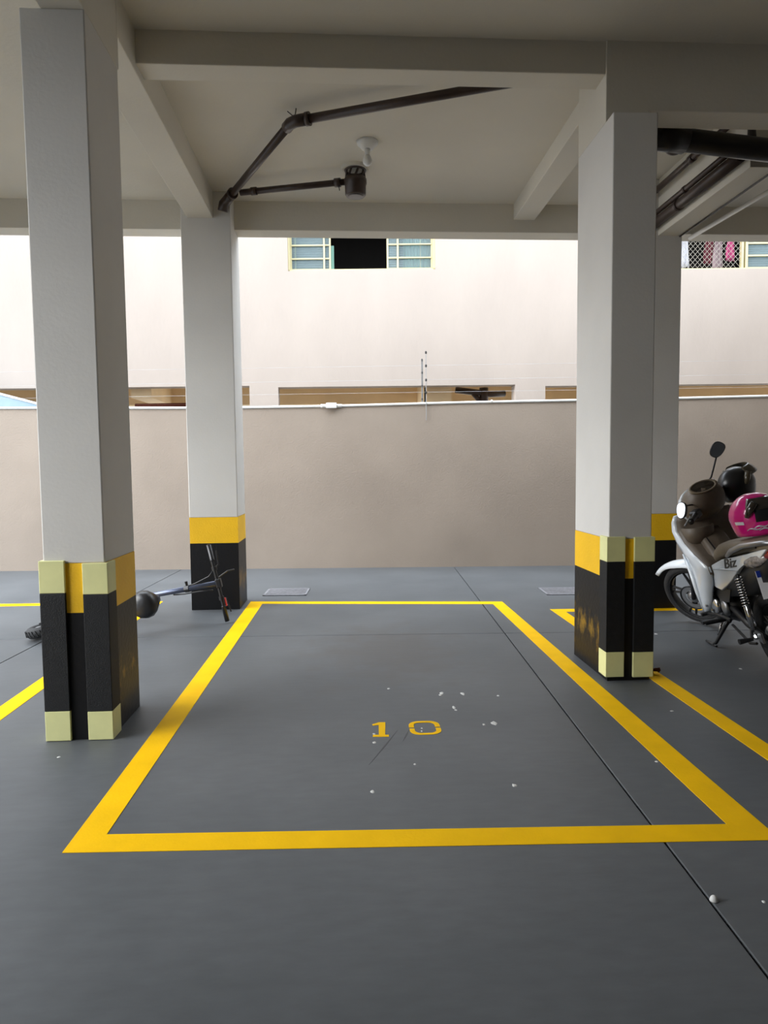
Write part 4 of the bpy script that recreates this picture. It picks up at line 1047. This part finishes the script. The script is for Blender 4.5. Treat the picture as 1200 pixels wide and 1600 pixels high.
sp2('front_fork', tube(B(), [(0.86, 0.055, 0.14), (0.80, 0.05, 0.34), (0.77, 0.0, 0.40)], 0.014, 8), 'scooter_black'); sp2('front_fork', tube(B(), [(0.86, -0.055, 0.14), (0.80, -0.05, 0.34), (0.77, 0.0, 0.40)], 0.014, 8), 'scooter_black')
sp2('deck_neck', tube(B(), [(0.68, 0, 0.15), (0.76, 0, 0.30), (0.745, 0, 0.42)], [0.03, 0.028, 0.026], 12), 'scooter_black', smooth=True)
stem = sp2('stem', tube(B(), [(0.765, 0, 0.36), (0.40, 0, HBAR)], 0.024, 14), 'scooter_blue', smooth=True)
d = (Vector((0.40, 0, HBAR)) - Vector((0.765, 0, 0.36)))
fc = Vector((0.765, 0, 0.36)) + d * 0.735
sp2('folding_clamp', tube(B(), [fc - d * 0.02, fc + d * 0.02], 0.030, 12), 'scooter_black', stem)
sp2('clamp_lever', tube(B(), [fc + Vector((0, 0.02, 0)), fc + Vector((0, 0.065, 0.0))], [0.010, 0.013], 8), 'scooter_black', stem)
hbp = Vector((0.40, 0, HBAR))
sp2('handlebar', tube(B(), [hbp + Vector((0, -0.30, 0)), hbp, hbp + Vector((0, 0.34, -0.005))], 0.014, 10), 'scooter_black')
for s in (1, -1):
    sp2('grip', tube(B(), [hbp + Vector((0, 0.20 * s, 0)), hbp + Vector((0, 0.205 * s, 0)), hbp + Vector((0, 0.335 * s, 0))], [0.022, 0.019, 0.020], 12), 'scooter_black', smooth=True)
    sp2('brake_lever', tube(B(), [hbp + Vector((0.02, 0.13 * s, 0)), hbp + Vector((0.05, 0.15 * s, 0.03)), hbp + Vector((0.05, 0.27 * s, 0.04))], 0.006, 8), 'scooter_black')
    sp2('clamp', tube(B(), [hbp + Vector((0, 0.115 * s, 0)), hbp + Vector((0, 0.145 * s, 0))], 0.022, 10), 'scooter_black')
sp2('display', box(B(), 0.37, 0.43, -0.04, 0.04, HBAR - 0.015, HBAR + 0.03), 'scooter_black', bevel=0.008)
sp2('phone_holder', tube(B(), [hbp + Vector((0, 0.05, 0.02)), hbp + Vector((0, 0.085, 0.10)), hbp + Vector((0, 0.085, 0.16))], 0.006, 8), 'scooter_black')
sp2('red_reflector', box(B(), 0.36, 0.38, -0.20, -0.13, HBAR + 0.03, HBAR + 0.04), 'reflector_red')
sp2('brake_cable', tube(B(), [hbp + Vector((0.02, 0.12, -0.01)), hbp + Vector((0.03, 0.07, -0.07)), hbp + Vector((0.05, 0.035, -0.20)), hbp - d.normalized() * 0.33 + Vector((0, 0.02, 0))], 0.005, 6), 'scooter_black', smooth=True)
sp2('brake_cable', tube(B(), [hbp + Vector((0.02, -0.05, -0.06)), hbp - d.normalized() * 0.20 + Vector((0, -0.04, 0)), hbp - d.normalized() * 0.34 + Vector((0, -0.04, 0)), hbp - d.normalized() * 0.45 + Vector((0, -0.03, 0))], 0.006, 6), 'scooter_black', smooth=True)
# saddle
sp2('seat_post', tube(B(), [(0.22, 0, 0.16), (0.17, 0, 0.86)], 0.016, 10), 'scooter_black')
rings = []
for x, hw, zt, zb in ((0.03, 0.06, 0.95, 0.87), (0.05, 0.10, 0.985, 0.80), (0.12, 0.115, 0.995, 0.79), (0.20, 0.085, 0.985, 0.80), (0.28, 0.045, 0.97, 0.84), (0.32, 0.025, 0.955, 0.87)):
    rings.append([(x, hw * cos(2 * PI * k / 14), (zt + zb) / 2 + (zt - zb) / 2 * sin(2 * PI * k / 14)) for k in range(14)])
sp2('saddle', loft(B(), rings), 'scooter_black', smooth=True)
